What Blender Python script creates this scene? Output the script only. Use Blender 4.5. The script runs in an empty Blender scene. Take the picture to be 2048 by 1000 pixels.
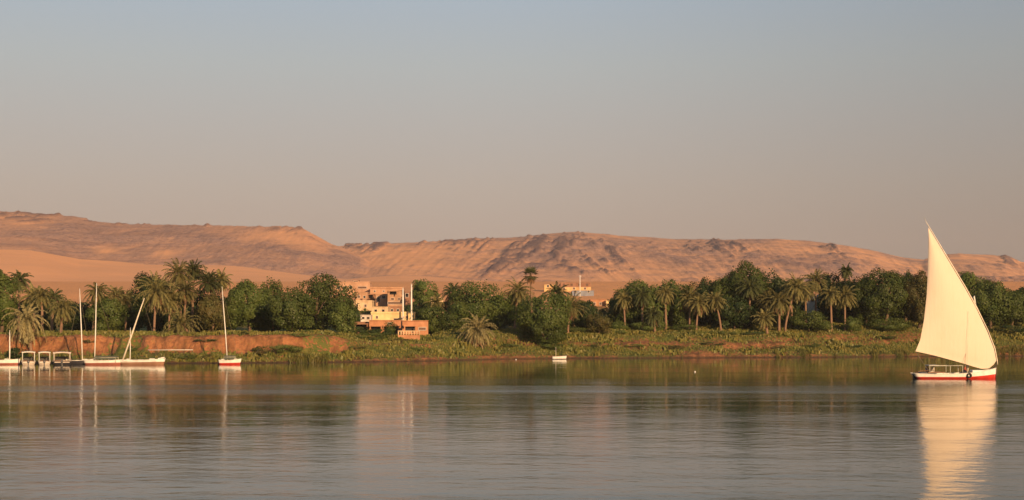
import bpy, bmesh, math, random
import numpy as np
from mathutils import Vector, Matrix

scene = bpy.context.scene
COL = scene.collection
R = math.radians
FPX, HZ, CAMH = 3000.0, 650.0, 6.8          # focal length and horizon row in pixels of a 2048 wide frame; eye height in m

# ------------------------------------------------------------------ camera
cam_d = bpy.data.cameras.new('camera')
cam_d.sensor_width = 36.0
cam_d.lens = 36.0 * FPX / 2048.0
cam_d.shift_y = (HZ - 500.0) / 2048.0
cam_d.clip_start, cam_d.clip_end = 0.5, 12000.0
cam = bpy.data.objects.new('camera', cam_d)
cam.location = (0, 0, CAMH)
cam.rotation_euler = (R(90), 0, 0)
COL.objects.link(cam)
scene.camera = cam
scene.render.resolution_x, scene.render.resolution_y = 1024, 500

# ------------------------------------------------------------------ light
SUN_EL, SUN_AZ = R(13), R(27)               # the sun stands low behind the viewer's right shoulder
sun_d = bpy.data.lights.new('sun', 'SUN')
sun_d.energy = 5.0
sun_d.angle = R(0.5)
sun_d.color = (1.0, 0.645, 0.345)
sun = bpy.data.objects.new('sun', sun_d)
to_sun = Vector((math.sin(SUN_AZ) * math.cos(SUN_EL), -math.cos(SUN_AZ) * math.cos(SUN_EL), math.sin(SUN_EL)))
sun.rotation_euler = (-to_sun).to_track_quat('-Z', 'Y').to_euler()
sun.location = (60, -60, 60)
COL.objects.link(sun)

world = bpy.data.worlds.new('World')
scene.world = world
world.use_nodes = True
wt = world.node_tree
wt.nodes.clear()
wo = wt.nodes.new('ShaderNodeOutputWorld')
bg = wt.nodes.new('ShaderNodeBackground')
bg.inputs['Strength'].default_value = 0.09
sky = wt.nodes.new('ShaderNodeTexSky')
sky.sky_type = 'NISHITA'
sky.sun_disc = False
sky.sun_elevation = SUN_EL
sky.sun_rotation = math.pi - SUN_AZ
sky.dust_density = 3.0
sky.air_density = 1.2
tc = wt.nodes.new('ShaderNodeTexCoord')
sep = wt.nodes.new('ShaderNodeSeparateXYZ')
wt.links.new(tc.outputs['Generated'], sep.inputs[0])
ramp = wt.nodes.new('ShaderNodeValToRGB')    # dusty air: dun band low down, grey blue above
els = ramp.color_ramp.elements
stops = [(0.0, (0.335, 0.252, 0.205)), (0.055, (0.362, 0.274, 0.230)), (0.09, (0.370, 0.302, 0.262)), (0.13, (0.360, 0.327, 0.307)), (0.17, (0.345, 0.354, 0.352)), (0.212, (0.310, 0.354, 0.402)),
         (0.30, (0.25, 0.315, 0.395)), (0.5, (0.17, 0.235, 0.33)), (1.0, (0.08, 0.13, 0.21))]
while len(els) < len(stops):
    els.new(0.5)
for e, (p, c) in zip(els, stops):
    e.position = p
    e.color = (*c, 1)
wt.links.new(sep.outputs['Z'], ramp.inputs['Fac'])
gain = wt.nodes.new('ShaderNodeVectorMath')
gain.operation = 'SCALE'
gain.inputs['Scale'].default_value = 1 / 0.09
mixw = wt.nodes.new('ShaderNodeMix')
mixw.data_type = 'RGBA'
mixw.inputs[0].default_value = 0.90
wt.links.new(sky.outputs[0], mixw.inputs[6])
# a little darker away to the right, as dusty air is
side = wt.nodes.new('ShaderNodeMapRange')
side.interpolation_type = 'SMOOTHSTEP'
side.inputs['From Min'].default_value, side.inputs['From Max'].default_value = -0.05, 0.42
side.inputs['To Min'].default_value, side.inputs['To Max'].default_value = 1.0, 0.72
wt.links.new(sep.outputs['X'], side.inputs['Value'])
sidem = wt.nodes.new('ShaderNodeVectorMath')
sidem.operation = 'SCALE'
wt.links.new(ramp.outputs[0], gain.inputs[0])
wt.links.new(gain.outputs[0], sidem.inputs[0])
wt.links.new(side.outputs[0], sidem.inputs['Scale'])
wt.links.new(sidem.outputs[0], mixw.inputs[7])
wt.links.new(mixw.outputs[2], bg.inputs['Color'])
wt.links.new(bg.outputs[0], wo.inputs[0])

scene.view_settings.view_transform = 'Standard'
scene.view_settings.look = 'None'
scene.view_settings.exposure = 0.4
scene.view_settings.gamma = 1.0
scene.render.engine = 'CYCLES'
scene.cycles.max_bounces = 6
scene.cycles.use_denoising = True
scene.cycles.caustics_reflective = False

# ------------------------------------------------------------------ helpers
rng = np.random.default_rng(7)


def P(u, py, D):
    """the point at distance D seen in column u, row py of the photograph"""
    return Vector(((u - 1024) / FPX * D, D, CAMH + (HZ - py) / FPX * D))


def tag(o, label=None, cat=None, group=None, kind=None):
    if label: o['label'] = label
    if cat: o['category'] = cat
    if group: o['group'] = group
    if kind: o['kind'] = kind
    return o


def thing(name, label, cat, loc=(0, 0, 0), rz=0, group=None):
    o = bpy.data.objects.new(name, None)
    o.empty_display_size = 0.5
    COL.objects.link(o)
    o.location = loc
    o.rotation_euler = (0, 0, rz)
    return tag(o, label, cat, group)


def link(name, me, parent=None):
    o = bpy.data.objects.new(name, me)
    COL.objects.link(o)
    if parent is not None: o.parent = parent
    return o


def mesh_np(name, V, F, mats, parent=None, smooth=False, mi=None, attr=None):
    """V: n x 3 array; F: list of arrays (m x 3 or m x 4) of vertex ids"""
    V = np.asarray(V, dtype=np.float32)
    F = [np.asarray(f, dtype=np.int32) for f in F if len(f)]
    me = bpy.data.meshes.new(name)
    me.vertices.add(len(V))
    me.vertices.foreach_set('co', V.ravel())
    nl = sum(f.size for f in F)
    npoly = sum(len(f) for f in F)
    me.loops.add(nl)
    me.loops.foreach_set('vertex_index', np.concatenate([f.ravel() for f in F]))
    me.polygons.add(npoly)
    tot = np.concatenate([np.full(len(f), f.shape[1], dtype=np.int32) for f in F])
    st = np.concatenate([[0], np.cumsum(tot)[:-1]]).astype(np.int32)
    me.polygons.foreach_set('loop_start', st)
    if smooth: me.polygons.foreach_set('use_smooth', np.ones(npoly, dtype=bool))
    if not isinstance(mats, (list, tuple)): mats = [mats]
    for m in mats: me.materials.append(m)
    if mi is not None: me.polygons.foreach_set('material_index', np.asarray(mi, dtype=np.int32))
    if attr:
        for k, a in attr.items():
            at = me.attributes.new(k, 'FLOAT', 'POINT')
            at.data.foreach_set('value', np.asarray(a, dtype=np.float32).ravel())
    me.update(calc_edges=True)
    me.validate()
    return link(name, me, parent)


class MB:
    """collects boxes, tubes and strips into one mesh"""
    def __init__(self):
        self.bm = bmesh.new()

    def box(self, c, s, rot=None, bevel=0.0):
        r = bmesh.ops.create_cube(self.bm, size=1.0)
        M = Matrix.Translation(Vector(c)) @ (rot.to_4x4() if rot else Matrix.Identity(4)) @ Matrix.Diagonal((*s, 1))
        bmesh.ops.transform(self.bm, matrix=M, verts=r['verts'])
        if bevel:
            es = list({e for v in r['verts'] for e in v.link_edges})
            bmesh.ops.bevel(self.bm, geom=es, offset=bevel, segments=1, affect='EDGES')
        return self

    def tube(self, pts, rad, n=8, cap=True):
        pts = [Vector(p) for p in pts]
        if not isinstance(rad, (list, tuple)): rad = [rad] * len(pts)
        rings = []
        for i, p in enumerate(pts):
            d = (pts[min(i + 1, len(pts) - 1)] - pts[max(i - 1, 0)]).normalized()
            a = d.orthogonal().normalized() if abs(d.z) > 0.9 else d.cross(Vector((0, 0, 1))).normalized()
            if abs(d.z) > 0.9:
                a = Vector((1, 0, 0)) - d * d.x
                a.normalize()
            b = d.cross(a)
            rings.append([self.bm.verts.new(p + (a * math.cos(t) + b * math.sin(t)) * rad[i]) for t in [2 * math.pi * k / n for k in range(n)]])
        for r0, r1 in zip(rings, rings[1:]):
            for k in range(n):
                f = self.bm.faces.new((r0[k], r0[(k + 1) % n], r1[(k + 1) % n], r1[k]))
                f.smooth = True
        if cap:
            self.bm.faces.new(rings[0][::-1])
            self.bm.faces.new(rings[-1])
        return self

    def torus(self, c, axis, Rr, r, n=14, m=8):
        ax = Vector(axis).normalized()
        a = ax.orthogonal().normalized()
        b = ax.cross(a)
        ring = []
        for i in range(n):
            t = 2 * math.pi * i / n
            d = a * math.cos(t) + b * math.sin(t)
            ring.append([self.bm.verts.new(Vector(c) + d * (Rr + r * math.cos(s)) + ax * r * math.sin(s)) for s in [2 * math.pi * k / m for k in range(m)]])
        for i in range(n):
            for k in range(m):
                self.bm.faces.new((ring[i][k], ring[(i + 1) % n][k], ring[(i + 1) % n][(k + 1) % m], ring[i][(k + 1) % m]))
        return self

    def build(self, name, mat, parent=None):
        bmesh.ops.recalc_face_normals(self.bm, faces=self.bm.faces)
        me = bpy.data.meshes.new(name)
        self.bm.to_mesh(me)
        self.bm.free()
        me.materials.append(mat)
        return link(name, me, parent)


def _hash(ix, iy, seed):
    h = (ix.astype(np.int64) * 374761393 + iy.astype(np.int64) * 668265263 + seed * 1442695041) & 0xFFFFFFFF
    h = ((h ^ (h >> 13)) * 1274126177) & 0xFFFFFFFF
    return ((h ^ (h >> 16)) & 0xFFFFFF) / float(0xFFFFFF)


def vnoise(x, y, seed=0):
    ix, iy = np.floor(x), np.floor(y)
    fx, fy = x - ix, y - iy
    fx, fy = fx * fx * (3 - 2 * fx), fy * fy * (3 - 2 * fy)
    a, b = _hash(ix, iy, seed), _hash(ix + 1, iy, seed)
    c, d = _hash(ix, iy + 1, seed), _hash(ix + 1, iy + 1, seed)
    return (a * (1 - fx) + b * fx) * (1 - fy) + (c * (1 - fx) + d * fx) * fy


def fbm(x, y, seed=0, octv=5, gain_=0.5):
    s, a, t = 0.0, 1.0, 0.0
    for o in range(octv):
        s = s + a * (vnoise(x * 2 ** o + 17.3 * o, y * 2 ** o - 9.1 * o, seed + o) - 0.5)
        t += a
        a *= gain_
    return s / t * 2


def sstep(a, b, x):
    t = np.clip((x - a) / (b - a), 0, 1)
    return t * t * (3 - 2 * t)


# ------------------------------------------------------------------ materials
def new_mat(name):
    m = bpy.data.materials.new(name)
    m.use_nodes = True
    nt = m.node_tree
    nt.nodes.clear()
    out = nt.nodes.new('ShaderNodeOutputMaterial')
    return m, nt, out


def N(nt, kind, **kw):
    n = nt.nodes.new('ShaderNode' + kind)
    for k, v in kw.items():
        if k in n.inputs: n.inputs[k].default_value = v
        else: setattr(n, k, v)
    return n


def noise_fac(nt, scale, detail=4, lo=0.3, hi=0.7, space='Object', stretch=None, rough=0.55):
    tc = N(nt, 'TexCoord')
    src = tc.outputs[space]
    if stretch:
        mp = N(nt, 'Mapping')
        mp.inputs['Scale'].default_value = stretch
        nt.links.new(src, mp.inputs[0])
        src = mp.outputs[0]
    n = N(nt, 'TexNoise', Scale=scale, Detail=detail, Roughness=rough)
    nt.links.new(src, n.inputs['Vector'])
    mr = N(nt, 'MapRange')
    mr.inputs['From Min'].default_value, mr.inputs['From Max'].default_value = lo, hi
    nt.links.new(n.outputs['Fac'], mr.inputs['Value'])
    return mr.outputs[0], n.outputs['Fac']


def mixc(nt, fac, a, b):
    m = N(nt, 'Mix', data_type='RGBA')
    for k, v in ((0, fac), (6, a), (7, b)):
        if isinstance(v, (int, float)): m.inputs[k].default_value = v
        elif isinstance(v, tuple): m.inputs[k].default_value = (*v, 1)
        else: nt.links.new(v, m.inputs[k])
    return m.outputs[2]


def plain(name, c1, c2=None, scale=2.0, rough=0.6, bump=0.0, stretch=None, lo=0.35, hi=0.65, metal=0.0):
    m, nt, out = new_mat(name)
    b = N(nt, 'BsdfPrincipled', Roughness=rough, Metallic=metal)
    f, raw = noise_fac(nt, scale, 5, lo, hi, stretch=stretch)
    nt.links.new(mixc(nt, f, c1, c2 or tuple(x * 0.78 for x in c1)), b.inputs['Base Color'])
    if bump:
        bp = N(nt, 'Bump', Strength=0.6, Distance=bump)
        nt.links.new(raw, bp.inputs['Height'])
        nt.links.new(bp.outputs[0], b.inputs['Normal'])
    nt.links.new(b.outputs[0], out.inputs[0])
    return m


def leaf_mat(name, c1, c2, c3, trans=0.3, hue=0.5):
    """foliage: colour wanders from tree to tree and from clump to clump"""
    m, nt, out = new_mat(name)
    f1, _ = noise_fac(nt, 0.45, 3, 0.35, 0.65)
    f2, _ = noise_fac(nt, 3.0, 2, 0.3, 0.7)
    oi = N(nt, 'ObjectInfo')
    col = mixc(nt, f1, c1, c2)
    half = N(nt, 'Math', operation='MULTIPLY')
    nt.links.new(f2, half.inputs[0])
    half.inputs[1].default_value = 0.55
    col = mixc(nt, half.outputs[0], col, c3)
    rnd = N(nt, 'MapRange')
    rnd.inputs['To Min'].default_value, rnd.inputs['To Max'].default_value = 0.7, 1.3
    nt.links.new(oi.outputs['Random'], rnd.inputs['Value'])
    sc = N(nt, 'VectorMath', operation='SCALE')
    nt.links.new(col, sc.inputs[0])
    nt.links.new(rnd.outputs[0], sc.inputs['Scale'])
    d = N(nt, 'BsdfDiffuse')
    t = N(nt, 'BsdfTranslucent')
    g = N(nt, 'BsdfGlossy', Roughness=0.45)
    g.inputs['Color'].default_value = (0.5, 0.5, 0.5, 1)
    nt.links.new(sc.outputs[0], d.inputs[0])
    nt.links.new(sc.outputs[0], t.inputs[0])
    ms = N(nt, 'MixShader')
    ms.inputs[0].default_value = trans
    nt.links.new(d.outputs[0], ms.inputs[1])
    nt.links.new(t.outputs[0], ms.inputs[2])
    ms2 = N(nt, 'MixShader')
    ms2.inputs[0].default_value = 0.025
    nt.links.new(ms.outputs[0], ms2.inputs[1])
    nt.links.new(g.outputs[0], ms2.inputs[2])
    nt.links.new(ms2.outputs[0], out.inputs[0])
    return m


M = {}
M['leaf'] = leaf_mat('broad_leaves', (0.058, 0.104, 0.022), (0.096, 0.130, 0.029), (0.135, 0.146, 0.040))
M['leaf_dark'] = leaf_mat('dark_leaves', (0.026, 0.052, 0.015), (0.042, 0.070, 0.020), (0.056, 0.078, 0.024))  # dark trees; also puts the shade inside the groves into the leaf colour
M['leaf_brown'] = leaf_mat('dry_leaves', (0.085, 0.085, 0.028), (0.12, 0.085, 0.03), (0.07, 0.085, 0.024))
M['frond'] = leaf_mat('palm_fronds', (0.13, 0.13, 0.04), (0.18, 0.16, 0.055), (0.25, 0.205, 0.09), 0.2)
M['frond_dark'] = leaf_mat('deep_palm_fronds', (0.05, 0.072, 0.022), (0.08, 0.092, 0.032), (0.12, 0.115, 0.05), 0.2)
M['frond_tan'] = leaf_mat('sunlit_palm_fronds', (0.24, 0.21, 0.08), (0.32, 0.27, 0.12), (0.40, 0.34, 0.18), 0.2)  # palest fronds, tan in tone
M['dead'] = leaf_mat('dead_fronds', (0.20, 0.115, 0.055), (0.27, 0.15, 0.075), (0.15, 0.08, 0.04), 0.15)
M['grass'] = leaf_mat('bank_grass', (0.10, 0.125, 0.028), (0.235, 0.185, 0.048), (0.15, 0.15, 0.038), 0.25)
M['bark'] = plain('bark', (0.16, 0.10, 0.06), (0.10, 0.065, 0.04), 3, 0.9, 0.03, (1, 1, 0.3))
M['palm_bark'] = plain('palm_bark', (0.26, 0.155, 0.095), (0.16, 0.095, 0.06), 4, 0.9, 0.04, (1, 1, 3))
M['white'] = plain('white_paint', (0.80, 0.77, 0.70), (0.66, 0.62, 0.55), 1.5, 0.45)
M['cream_spar'] = plain('pale_spar_wood', (0.74, 0.66, 0.52), (0.58, 0.48, 0.36), 2, 0.5)
M['red'] = plain('red_paint', (0.52, 0.035, 0.02), (0.38, 0.03, 0.02), 1.2, 0.4)
M['dull_red'] = plain('faded_red_paint', (0.34, 0.11, 0.075), (0.26, 0.085, 0.06), 1.5, 0.5)
M['navy'] = plain('dark_hull_paint', (0.025, 0.028, 0.04), (0.04, 0.035, 0.04), 1.5, 0.45)
M['wood'] = plain('varnished_wood', (0.25, 0.13, 0.06), (0.16, 0.08, 0.04), 3, 0.55, 0.0, (0.4, 4, 4))
M['dark_wood'] = plain('dark_wood', (0.06, 0.035, 0.022), (0.04, 0.025, 0.018), 3, 0.6)
M['rubber'] = plain('tyre_rubber', (0.02, 0.018, 0.017), None, 4, 0.8)
M['rope'] = plain('rope', (0.30, 0.24, 0.16), None, 8, 0.9)
M['awning'] = plain('awning_cloth', (0.62, 0.60, 0.52), (0.5, 0.47, 0.4), 2, 0.8)
M['shade_cloth'] = plain('dark_awning_cloth', (0.09, 0.10, 0.075), None, 2, 0.85)
M['hole'] = plain('dark_window_glass', (0.02, 0.016, 0.014), None, 2, 0.25)  # window glass; under porches it paints the shade of the openings
M['brown_shutter'] = plain('brown_shutter', (0.12, 0.055, 0.03), None, 3, 0.6)


def plaster(name, c):
    return plain(name, c, tuple(x * y for x, y in zip(c, (0.66, 0.62, 0.58))), 0.7, 0.9, 0.04, lo=0.38, hi=0.72, stretch=(1, 1, 0.6))


M['pink'] = plaster('pink_plaster', (0.50, 0.30, 0.19))
M['cream'] = plaster('cream_plaster', (0.66, 0.47, 0.28))
M['yellow'] = plaster('yellow_plaster', (0.80, 0.56, 0.27))
M['orange'] = plaster('orange_plaster', (0.48, 0.225, 0.115))
M['brown'] = plaster('mud_brick', (0.30, 0.155, 0.095))
M['ochre'] = plaster('ochre_plaster', (0.62, 0.41, 0.19))
M['tan'] = plaster('tan_plaster', (0.46, 0.265, 0.155))
M['terracotta'] = plaster('terracotta', (0.36, 0.14, 0.085))
M['greyblue'] = plaster('blue_grey_wash', (0.24, 0.26, 0.31))
M['whitewash'] = plaster('whitewash', (0.62, 0.54, 0.46))

# sail cloth: thin enough to glow, cut in panels
def sail_material():
    m, nt, out = new_mat('sail_cloth')
    tc = N(nt, 'TexCoord')
    f, raw = noise_fac(nt, 0.35, 4, 0.3, 0.7)
    f2, raw2 = noise_fac(nt, 2.5, 4, 0.3, 0.75, stretch=(1, 1, 0.25))
    col = mixc(nt, f, (0.77, 0.635, 0.49), (0.735, 0.595, 0.445))
    col = mixc(nt, f2, col, (0.76, 0.63, 0.49))
    wv = N(nt, 'TexWave', Scale=0.21, Distortion=0.3)
    wv.bands_direction = 'X'
    nt.links.new(tc.outputs['Object'], wv.inputs['Vector'])
    seam = N(nt, 'MapRange')
    seam.inputs['From Min'].default_value, seam.inputs['From Max'].default_value = 0.985, 1.0
    seam.inputs['To Max'].default_value = 0.22
    nt.links.new(wv.outputs['Fac'], seam.inputs['Value'])
    col = mixc(nt, seam.outputs[0], col, (0.62, 0.52, 0.38))
    d, t = N(nt, 'BsdfDiffuse'), N(nt, 'BsdfTranslucent')
    nt.links.new(col, d.inputs[0])
    nt.links.new(col, t.inputs[0])
    bp = N(nt, 'Bump', Strength=0.3, Distance=0.10)
    nt.links.new(raw2, bp.inputs['Height'])
    nt.links.new(bp.outputs[0], d.inputs['Normal'])
    ms = N(nt, 'MixShader')
    ms.inputs[0].default_value = 0.12
    nt.links.new(d.outputs[0], ms.inputs[1])
    nt.links.new(t.outputs[0], ms.inputs[2])
    nt.links.new(ms.outputs[0], out.inputs[0])
    return m


M['sail'] = sail_material()

# ------------------------------------------------------------------ terrain
SH_X = [-400, -150, -89, -60, -48, -34.8, -16.4, -2.4, 7.7, 33.6, 60, 87, 112, 400]
SH_Y = [266, 266, 266, 265.5, 266, 272, 283, 299, 304.5, 309, 314, 324, 329, 350]
RA = [(-900, 400), (-300, 410), (0, 423), (80, 428), (150, 432), (190, 442), (260, 449), (330, 450), (450, 450), (560, 453), (610, 458), (640, 474), (662, 486),
      (690, 496), (740, 522), (790, 545), (850, 566), (1000, 620), (4000, 640)]
RB = [(-900, 520), (300, 520), (600, 497), (690, 491), (800, 486), (880, 482), (950, 478), (1040, 474), (1100, 466), (1150, 463), (1200, 467), (1260, 473), (1350, 478),
      (1450, 479), (1560, 478), (1620, 482), (1700, 492), (1760, 504), (1810, 516), (1845, 519), (1880, 510), (1920, 507), (1970, 510), (2010, 513), (2040, 523), (2090, 530), (2400, 500), (3200, 480)]
SAND = [(-900, 480), (0, 497), (60, 500), (100, 508), (160, 522), (250, 527), (350, 530), (450, 533), (560, 545), (690, 558), (800, 551), (900, 556), (1000, 562), (1200, 574), (1500, 578), (1800, 580), (3200, 580)]


def itp(tab, u):
    a = np.array(tab, dtype=float)
    return np.interp(u, a[:, 0], a[:, 1])


def bank(x, y):
    t = y - (np.interp(x, SH_X, SH_Y) + 0.8 * fbm(x * 0.12, x * 0.0 + 3.3, 5, 3))
    wl = 1 - sstep(-37, -24, x)
    tn = t + 1.5 * fbm(x * 0.35, y * 0.12, 11, 4) + 0.8 * fbm(x * 0.07, y * 0.05, 12, 2) + wl * (1.1 * fbm(x * 0.9, y * 0.25, 13, 4) - 1.2 * np.maximum(0, fbm(x * 0.16, y * 0.04, 14, 2) - 0.12))
    left = np.interp(tn, [-30, 0, 2, 5.5, 6.5, 8.0, 9.5, 30, 70], [-6, 0, 0.5, 1.7, 2.4, 4.5, 4.85, 5.05, 5.3])
    right = np.interp(tn, [-30, 0, 0.8, 3, 8.5, 9.8, 14, 15.5, 19, 21.5, 40, 70], [-6, 0, 0.5, 0.85, 2.2, 2.9, 3.3, 4.1, 4.6, 5.25, 5.5, 5.8])
    z = left * wl + right * (1 - wl)
    bump = fbm(x * 0.22, y * 0.22, 21, 4) * 0.42 + fbm(x * 0.9, y * 0.9, 31, 3) * (0.16 + 0.14 * wl)
    z = z - 1.15 * sstep(-34, -29, x) * (1 - sstep(-17, -13, x)) * sstep(11, 17, t)
    return z + bump * sstep(0.3, 3, t) * (1 - 0.7 * sstep(18, 30, t)), t, wl


def hill_z(u, y):
    sy = 850 + 60 * np.sin(u * 0.004)
    sand = itp(SAND, u) + 0 * y
    def field(rtab, Dr, wob, seed):
        ra = itp(rtab, u)
        dr = Dr + wob * np.sin(u * 0.006 + seed)
        zc = lambda D, py: CAMH + (HZ - py) / FPX * D
        zs = [zc(330, 661), zc(400, 617), zc(450, 587), zc(600, 563), zc(sy, sand), zc(dr, ra)]
        ds = [330, 400, 450, 600, sy, dr]
        out = np.full(y.shape, zs[0])
        for i in range(5):
            t = np.clip((y - ds[i]) / (ds[i + 1] - ds[i]), 0, 1)
            if i == 4: t = t ** 1.15
            out = np.where(y >= ds[i], zs[i] + (zs[i + 1] - zs[i]) * t, out)
        return np.where(y > dr, zs[5] - (y - dr) * 0.10, out), dr
    za, da = field(RA, 1320, 60, 1.0)
    zb, db = field(RB, 1850, 90, 0.3)
    return za, zb, sand, da, db


def height(x, y):
    x, y = np.asarray(x, dtype=float), np.asarray(y, dtype=float)
    u = 1024 + FPX * x / np.maximum(y, 1)
    zb_, t, wl = bank(x, y)
    a, b, sand, da, db = hill_z(u, y)
    zh = np.maximum(a, b)
    w = sstep(326, 350, y)
    z = zb_ * (1 - w) + np.maximum(zh, zb_) * w
    zv = CAMH + (HZ - itp(VIL, y)) / FPX * y
    wv = sstep(672, 700, u) * (1 - sstep(850, 890, u)) * sstep(316, 330, y) * (1 - sstep(480, 560, y))
    return z * (1 - wv) + zv * wv


VIL = [(318, 669), (338, 645), (360, 632), (376, 620), (402, 607), (432, 591), (446, 583), (470, 577), (600, 563)]


def hz1(x, y):
    return float(height(np.array([x]), np.array([y]))[0])


def fan(us, ys):
    U, Y = np.meshgrid(us, ys)
    X = (U - 1024) / FPX * Y
    n, m = Y.shape
    idx = np.arange(n * m).reshape(n, m)
    F = np.stack([idx[:-1, :-1], idx[:-1, 1:], idx[1:, 1:], idx[1:, :-1]], -1).reshape(-1, 4)
    return U, X, Y, F


us = np.arange(-700, 2760, 4.0)
ys1 = np.concatenate([np.arange(246, 335, 0.55), np.linspace(335, 600, 90)])
U, X, Y, F = fan(us, ys1)
Zb, T, WL = bank(X, Y)
Z = height(X, Y)
Z = Z + sstep(350, 420, Y) * (1 - sstep(540, 590, Y)) * fbm(X * 0.04, Y * 0.04, 41, 4) * 1.2
cov = np.clip(fbm(X * 0.10, Y * 0.16, 51, 5) * 1.3 + 0.55, 0, 1)
slope = np.abs(np.gradient(Z, axis=0) / np.maximum(np.gradient(Y, axis=0), 1e-3))
green_l = sstep(0.2, 1.5, T) * (1 - sstep(5.0, 6.4, T)) + sstep(9, 11, T) * 0.9 + 0.75 * sstep(0.12, 0.4, fbm(X * 0.14, Y * 0.05, 63, 4)) * sstep(4.5, 5.5, T) * (1 - sstep(9, 10, T))
def cover_right(x, y, t):
    """how much grows on the right bank: bare shore, green slope, a bare red bench, green crest"""
    tn = t + 1.6 * fbm(x * .09, y * .09, 61, 4)
    c = fbm(x * 0.07, y * 0.12, 51, 5) * 1.5
    return np.clip(np.interp(tn, [0, 1.5, 3.5, 5, 8, 9.5, 13, 15, 17, 40], [0.22, 0.45, 0.6, 0.95, 0.95, 0.5, 0.45, 0.75, 0.95, 1.0]) + 0.55 * c, 0, 1)


green_r = cover_right(X, Y, T)
G = (green_l * WL * (0.55 + 0.45 * cov) + green_r * (1 - WL)) * (1 - sstep(375, 420, Y))
Gg = np.clip(G, 0, 1)
wet = 1 - sstep(0.05, 0.5, Z)


def ground_material():
    m, nt, out = new_mat('bank_earth')
    b = N(nt, 'BsdfPrincipled', Roughness=0.95)
    b.inputs['Specular IOR Level'].default_value = 0.1
    at = N(nt, 'Attribute', attribute_name='green')
    aw = N(nt, 'Attribute', attribute_name='wet')
    ad = N(nt, 'Attribute', attribute_name='dist')
    f, raw = noise_fac(nt, 0.35, 6, 0.3, 0.7)
    f2, raw2 = noise_fac(nt, 1.6, 6, 0.35, 0.65)
    earth = mixc(nt, f, (0.33, 0.135, 0.062), (0.20, 0.088, 0.045))
    earth = mixc(nt, f2, earth, (0.40, 0.175, 0.075))
    f3, _ = noise_fac(nt, 0.6, 5, 0.42, 0.66, stretch=(1.2, 0.5, 0.35))
    earth = mixc(nt, f3, earth, (0.16, 0.075, 0.035))
    sand_c = mixc(nt, f, (0.74, 0.35, 0.15), (0.66, 0.32, 0.14))
    earth = mixc(nt, ad.outputs['Fac'], earth, sand_c)
    gr = mixc(nt, f2, (0.082, 0.10, 0.024), (0.18, 0.145, 0.042))
    gr = mixc(nt, f, gr, (0.075, 0.105, 0.025))
    addn = N(nt, 'Math', operation='ADD')
    nt.links.new(at.outputs['Fac'], addn.inputs[0])
    sub = N(nt, 'MapRange')
    sub.inputs['To Min'].default_value, sub.inputs['To Max'].default_value = -0.45, 0.45
    nt.links.new(f2, sub.inputs['Value'])
    nt.links.new(sub.outputs[0], addn.inputs[1])
    cl = N(nt, 'MapRange')
    cl.inputs['From Min'].default_value, cl.inputs['From Max'].default_value = 0.35, 0.6
    nt.links.new(addn.outputs[0], cl.inputs['Value'])
    col = mixc(nt, cl.outputs[0], earth, gr)
    col = mixc(nt, aw.outputs['Fac'], col, (0.08, 0.05, 0.028))
    nt.links.new(col, b.inputs['Base Color'])
    bp = N(nt, 'Bump', Strength=0.9, Distance=0.5)
    nt.links.new(raw2, bp.inputs['Height'])
    nt.links.new(bp.outputs[0], b.inputs['Normal'])
    nt.links.new(b.outputs[0], out.inputs[0])
    return m


def hill_material():
    m, nt, out = new_mat('desert_hill')
    b = N(nt, 'BsdfPrincipled', Roughness=0.95)
    b.inputs['Specular IOR Level'].default_value = 0.1
    at = N(nt, 'Attribute', attribute_name='rock')
    dk = N(nt, 'Attribute', attribute_name='dark')
    f, raw = noise_fac(nt, 0.022, 7, 0.3, 0.7, rough=0.62)
    f2, raw2 = noise_fac(nt, 0.09, 6, 0.35, 0.7, rough=0.62)
    sand_c = mixc(nt, f, (0.80, 0.395, 0.190), (0.72, 0.365, 0.180))
    rock = mixc(nt, f, (0.49, 0.295, 0.225), (0.40, 0.245, 0.195))
    rock = mixc(nt, f2, rock, (0.49, 0.295, 0.20))
    f4, raw4 = noise_fac(nt, 0.33, 5, 0.48, 0.68, rough=0.7, stretch=(1, 0.35, 1))
    rock = mixc(nt, f4, rock, (0.25, 0.158, 0.13))
    f5, _ = noise_fac(nt, 1.0, 3, 0.47, 0.60, stretch=(0.006, 0.006, 0.30))     # beds in the rock
    bed = N(nt, 'Math', operation='MULTIPLY')
    nt.links.new(f5, bed.inputs[0])
    bed.inputs[1].default_value = 0.5
    rock = mixc(nt, bed.outputs[0], rock, (0.30, 0.18, 0.14))
    col = mixc(nt, at.outputs['Fac'], sand_c, rock)
    col = mixc(nt, dk.outputs['Fac'], col, (0.235, 0.15, 0.125))
    nt.links.new(col, b.inputs['Base Color'])
    bp = N(nt, 'Bump', Strength=0.75, Distance=3.2)
    mul = N(nt, 'Math', operation='MULTIPLY')
    nt.links.new(raw4, mul.inputs[0])
    nt.links.new(at.outputs['Fac'], mul.inputs[1])
    nt.links.new(mul.outputs[0], bp.inputs['Height'])
    nt.links.new(bp.outputs[0], b.inputs['Normal'])
    nt.links.new(b.outputs[0], out.inputs[0])
    return m


g = mesh_np('ground', np.stack([X, Y, Z], -1).reshape(-1, 3), [F], ground_material(), smooth=True,
            attr={'green': Gg, 'wet': wet, 'dist': sstep(360, 440, Y)})
tag(g, kind='structure')
g['label'] = 'red earth river bank with grassy terraces rising to sandy ground'

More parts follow.
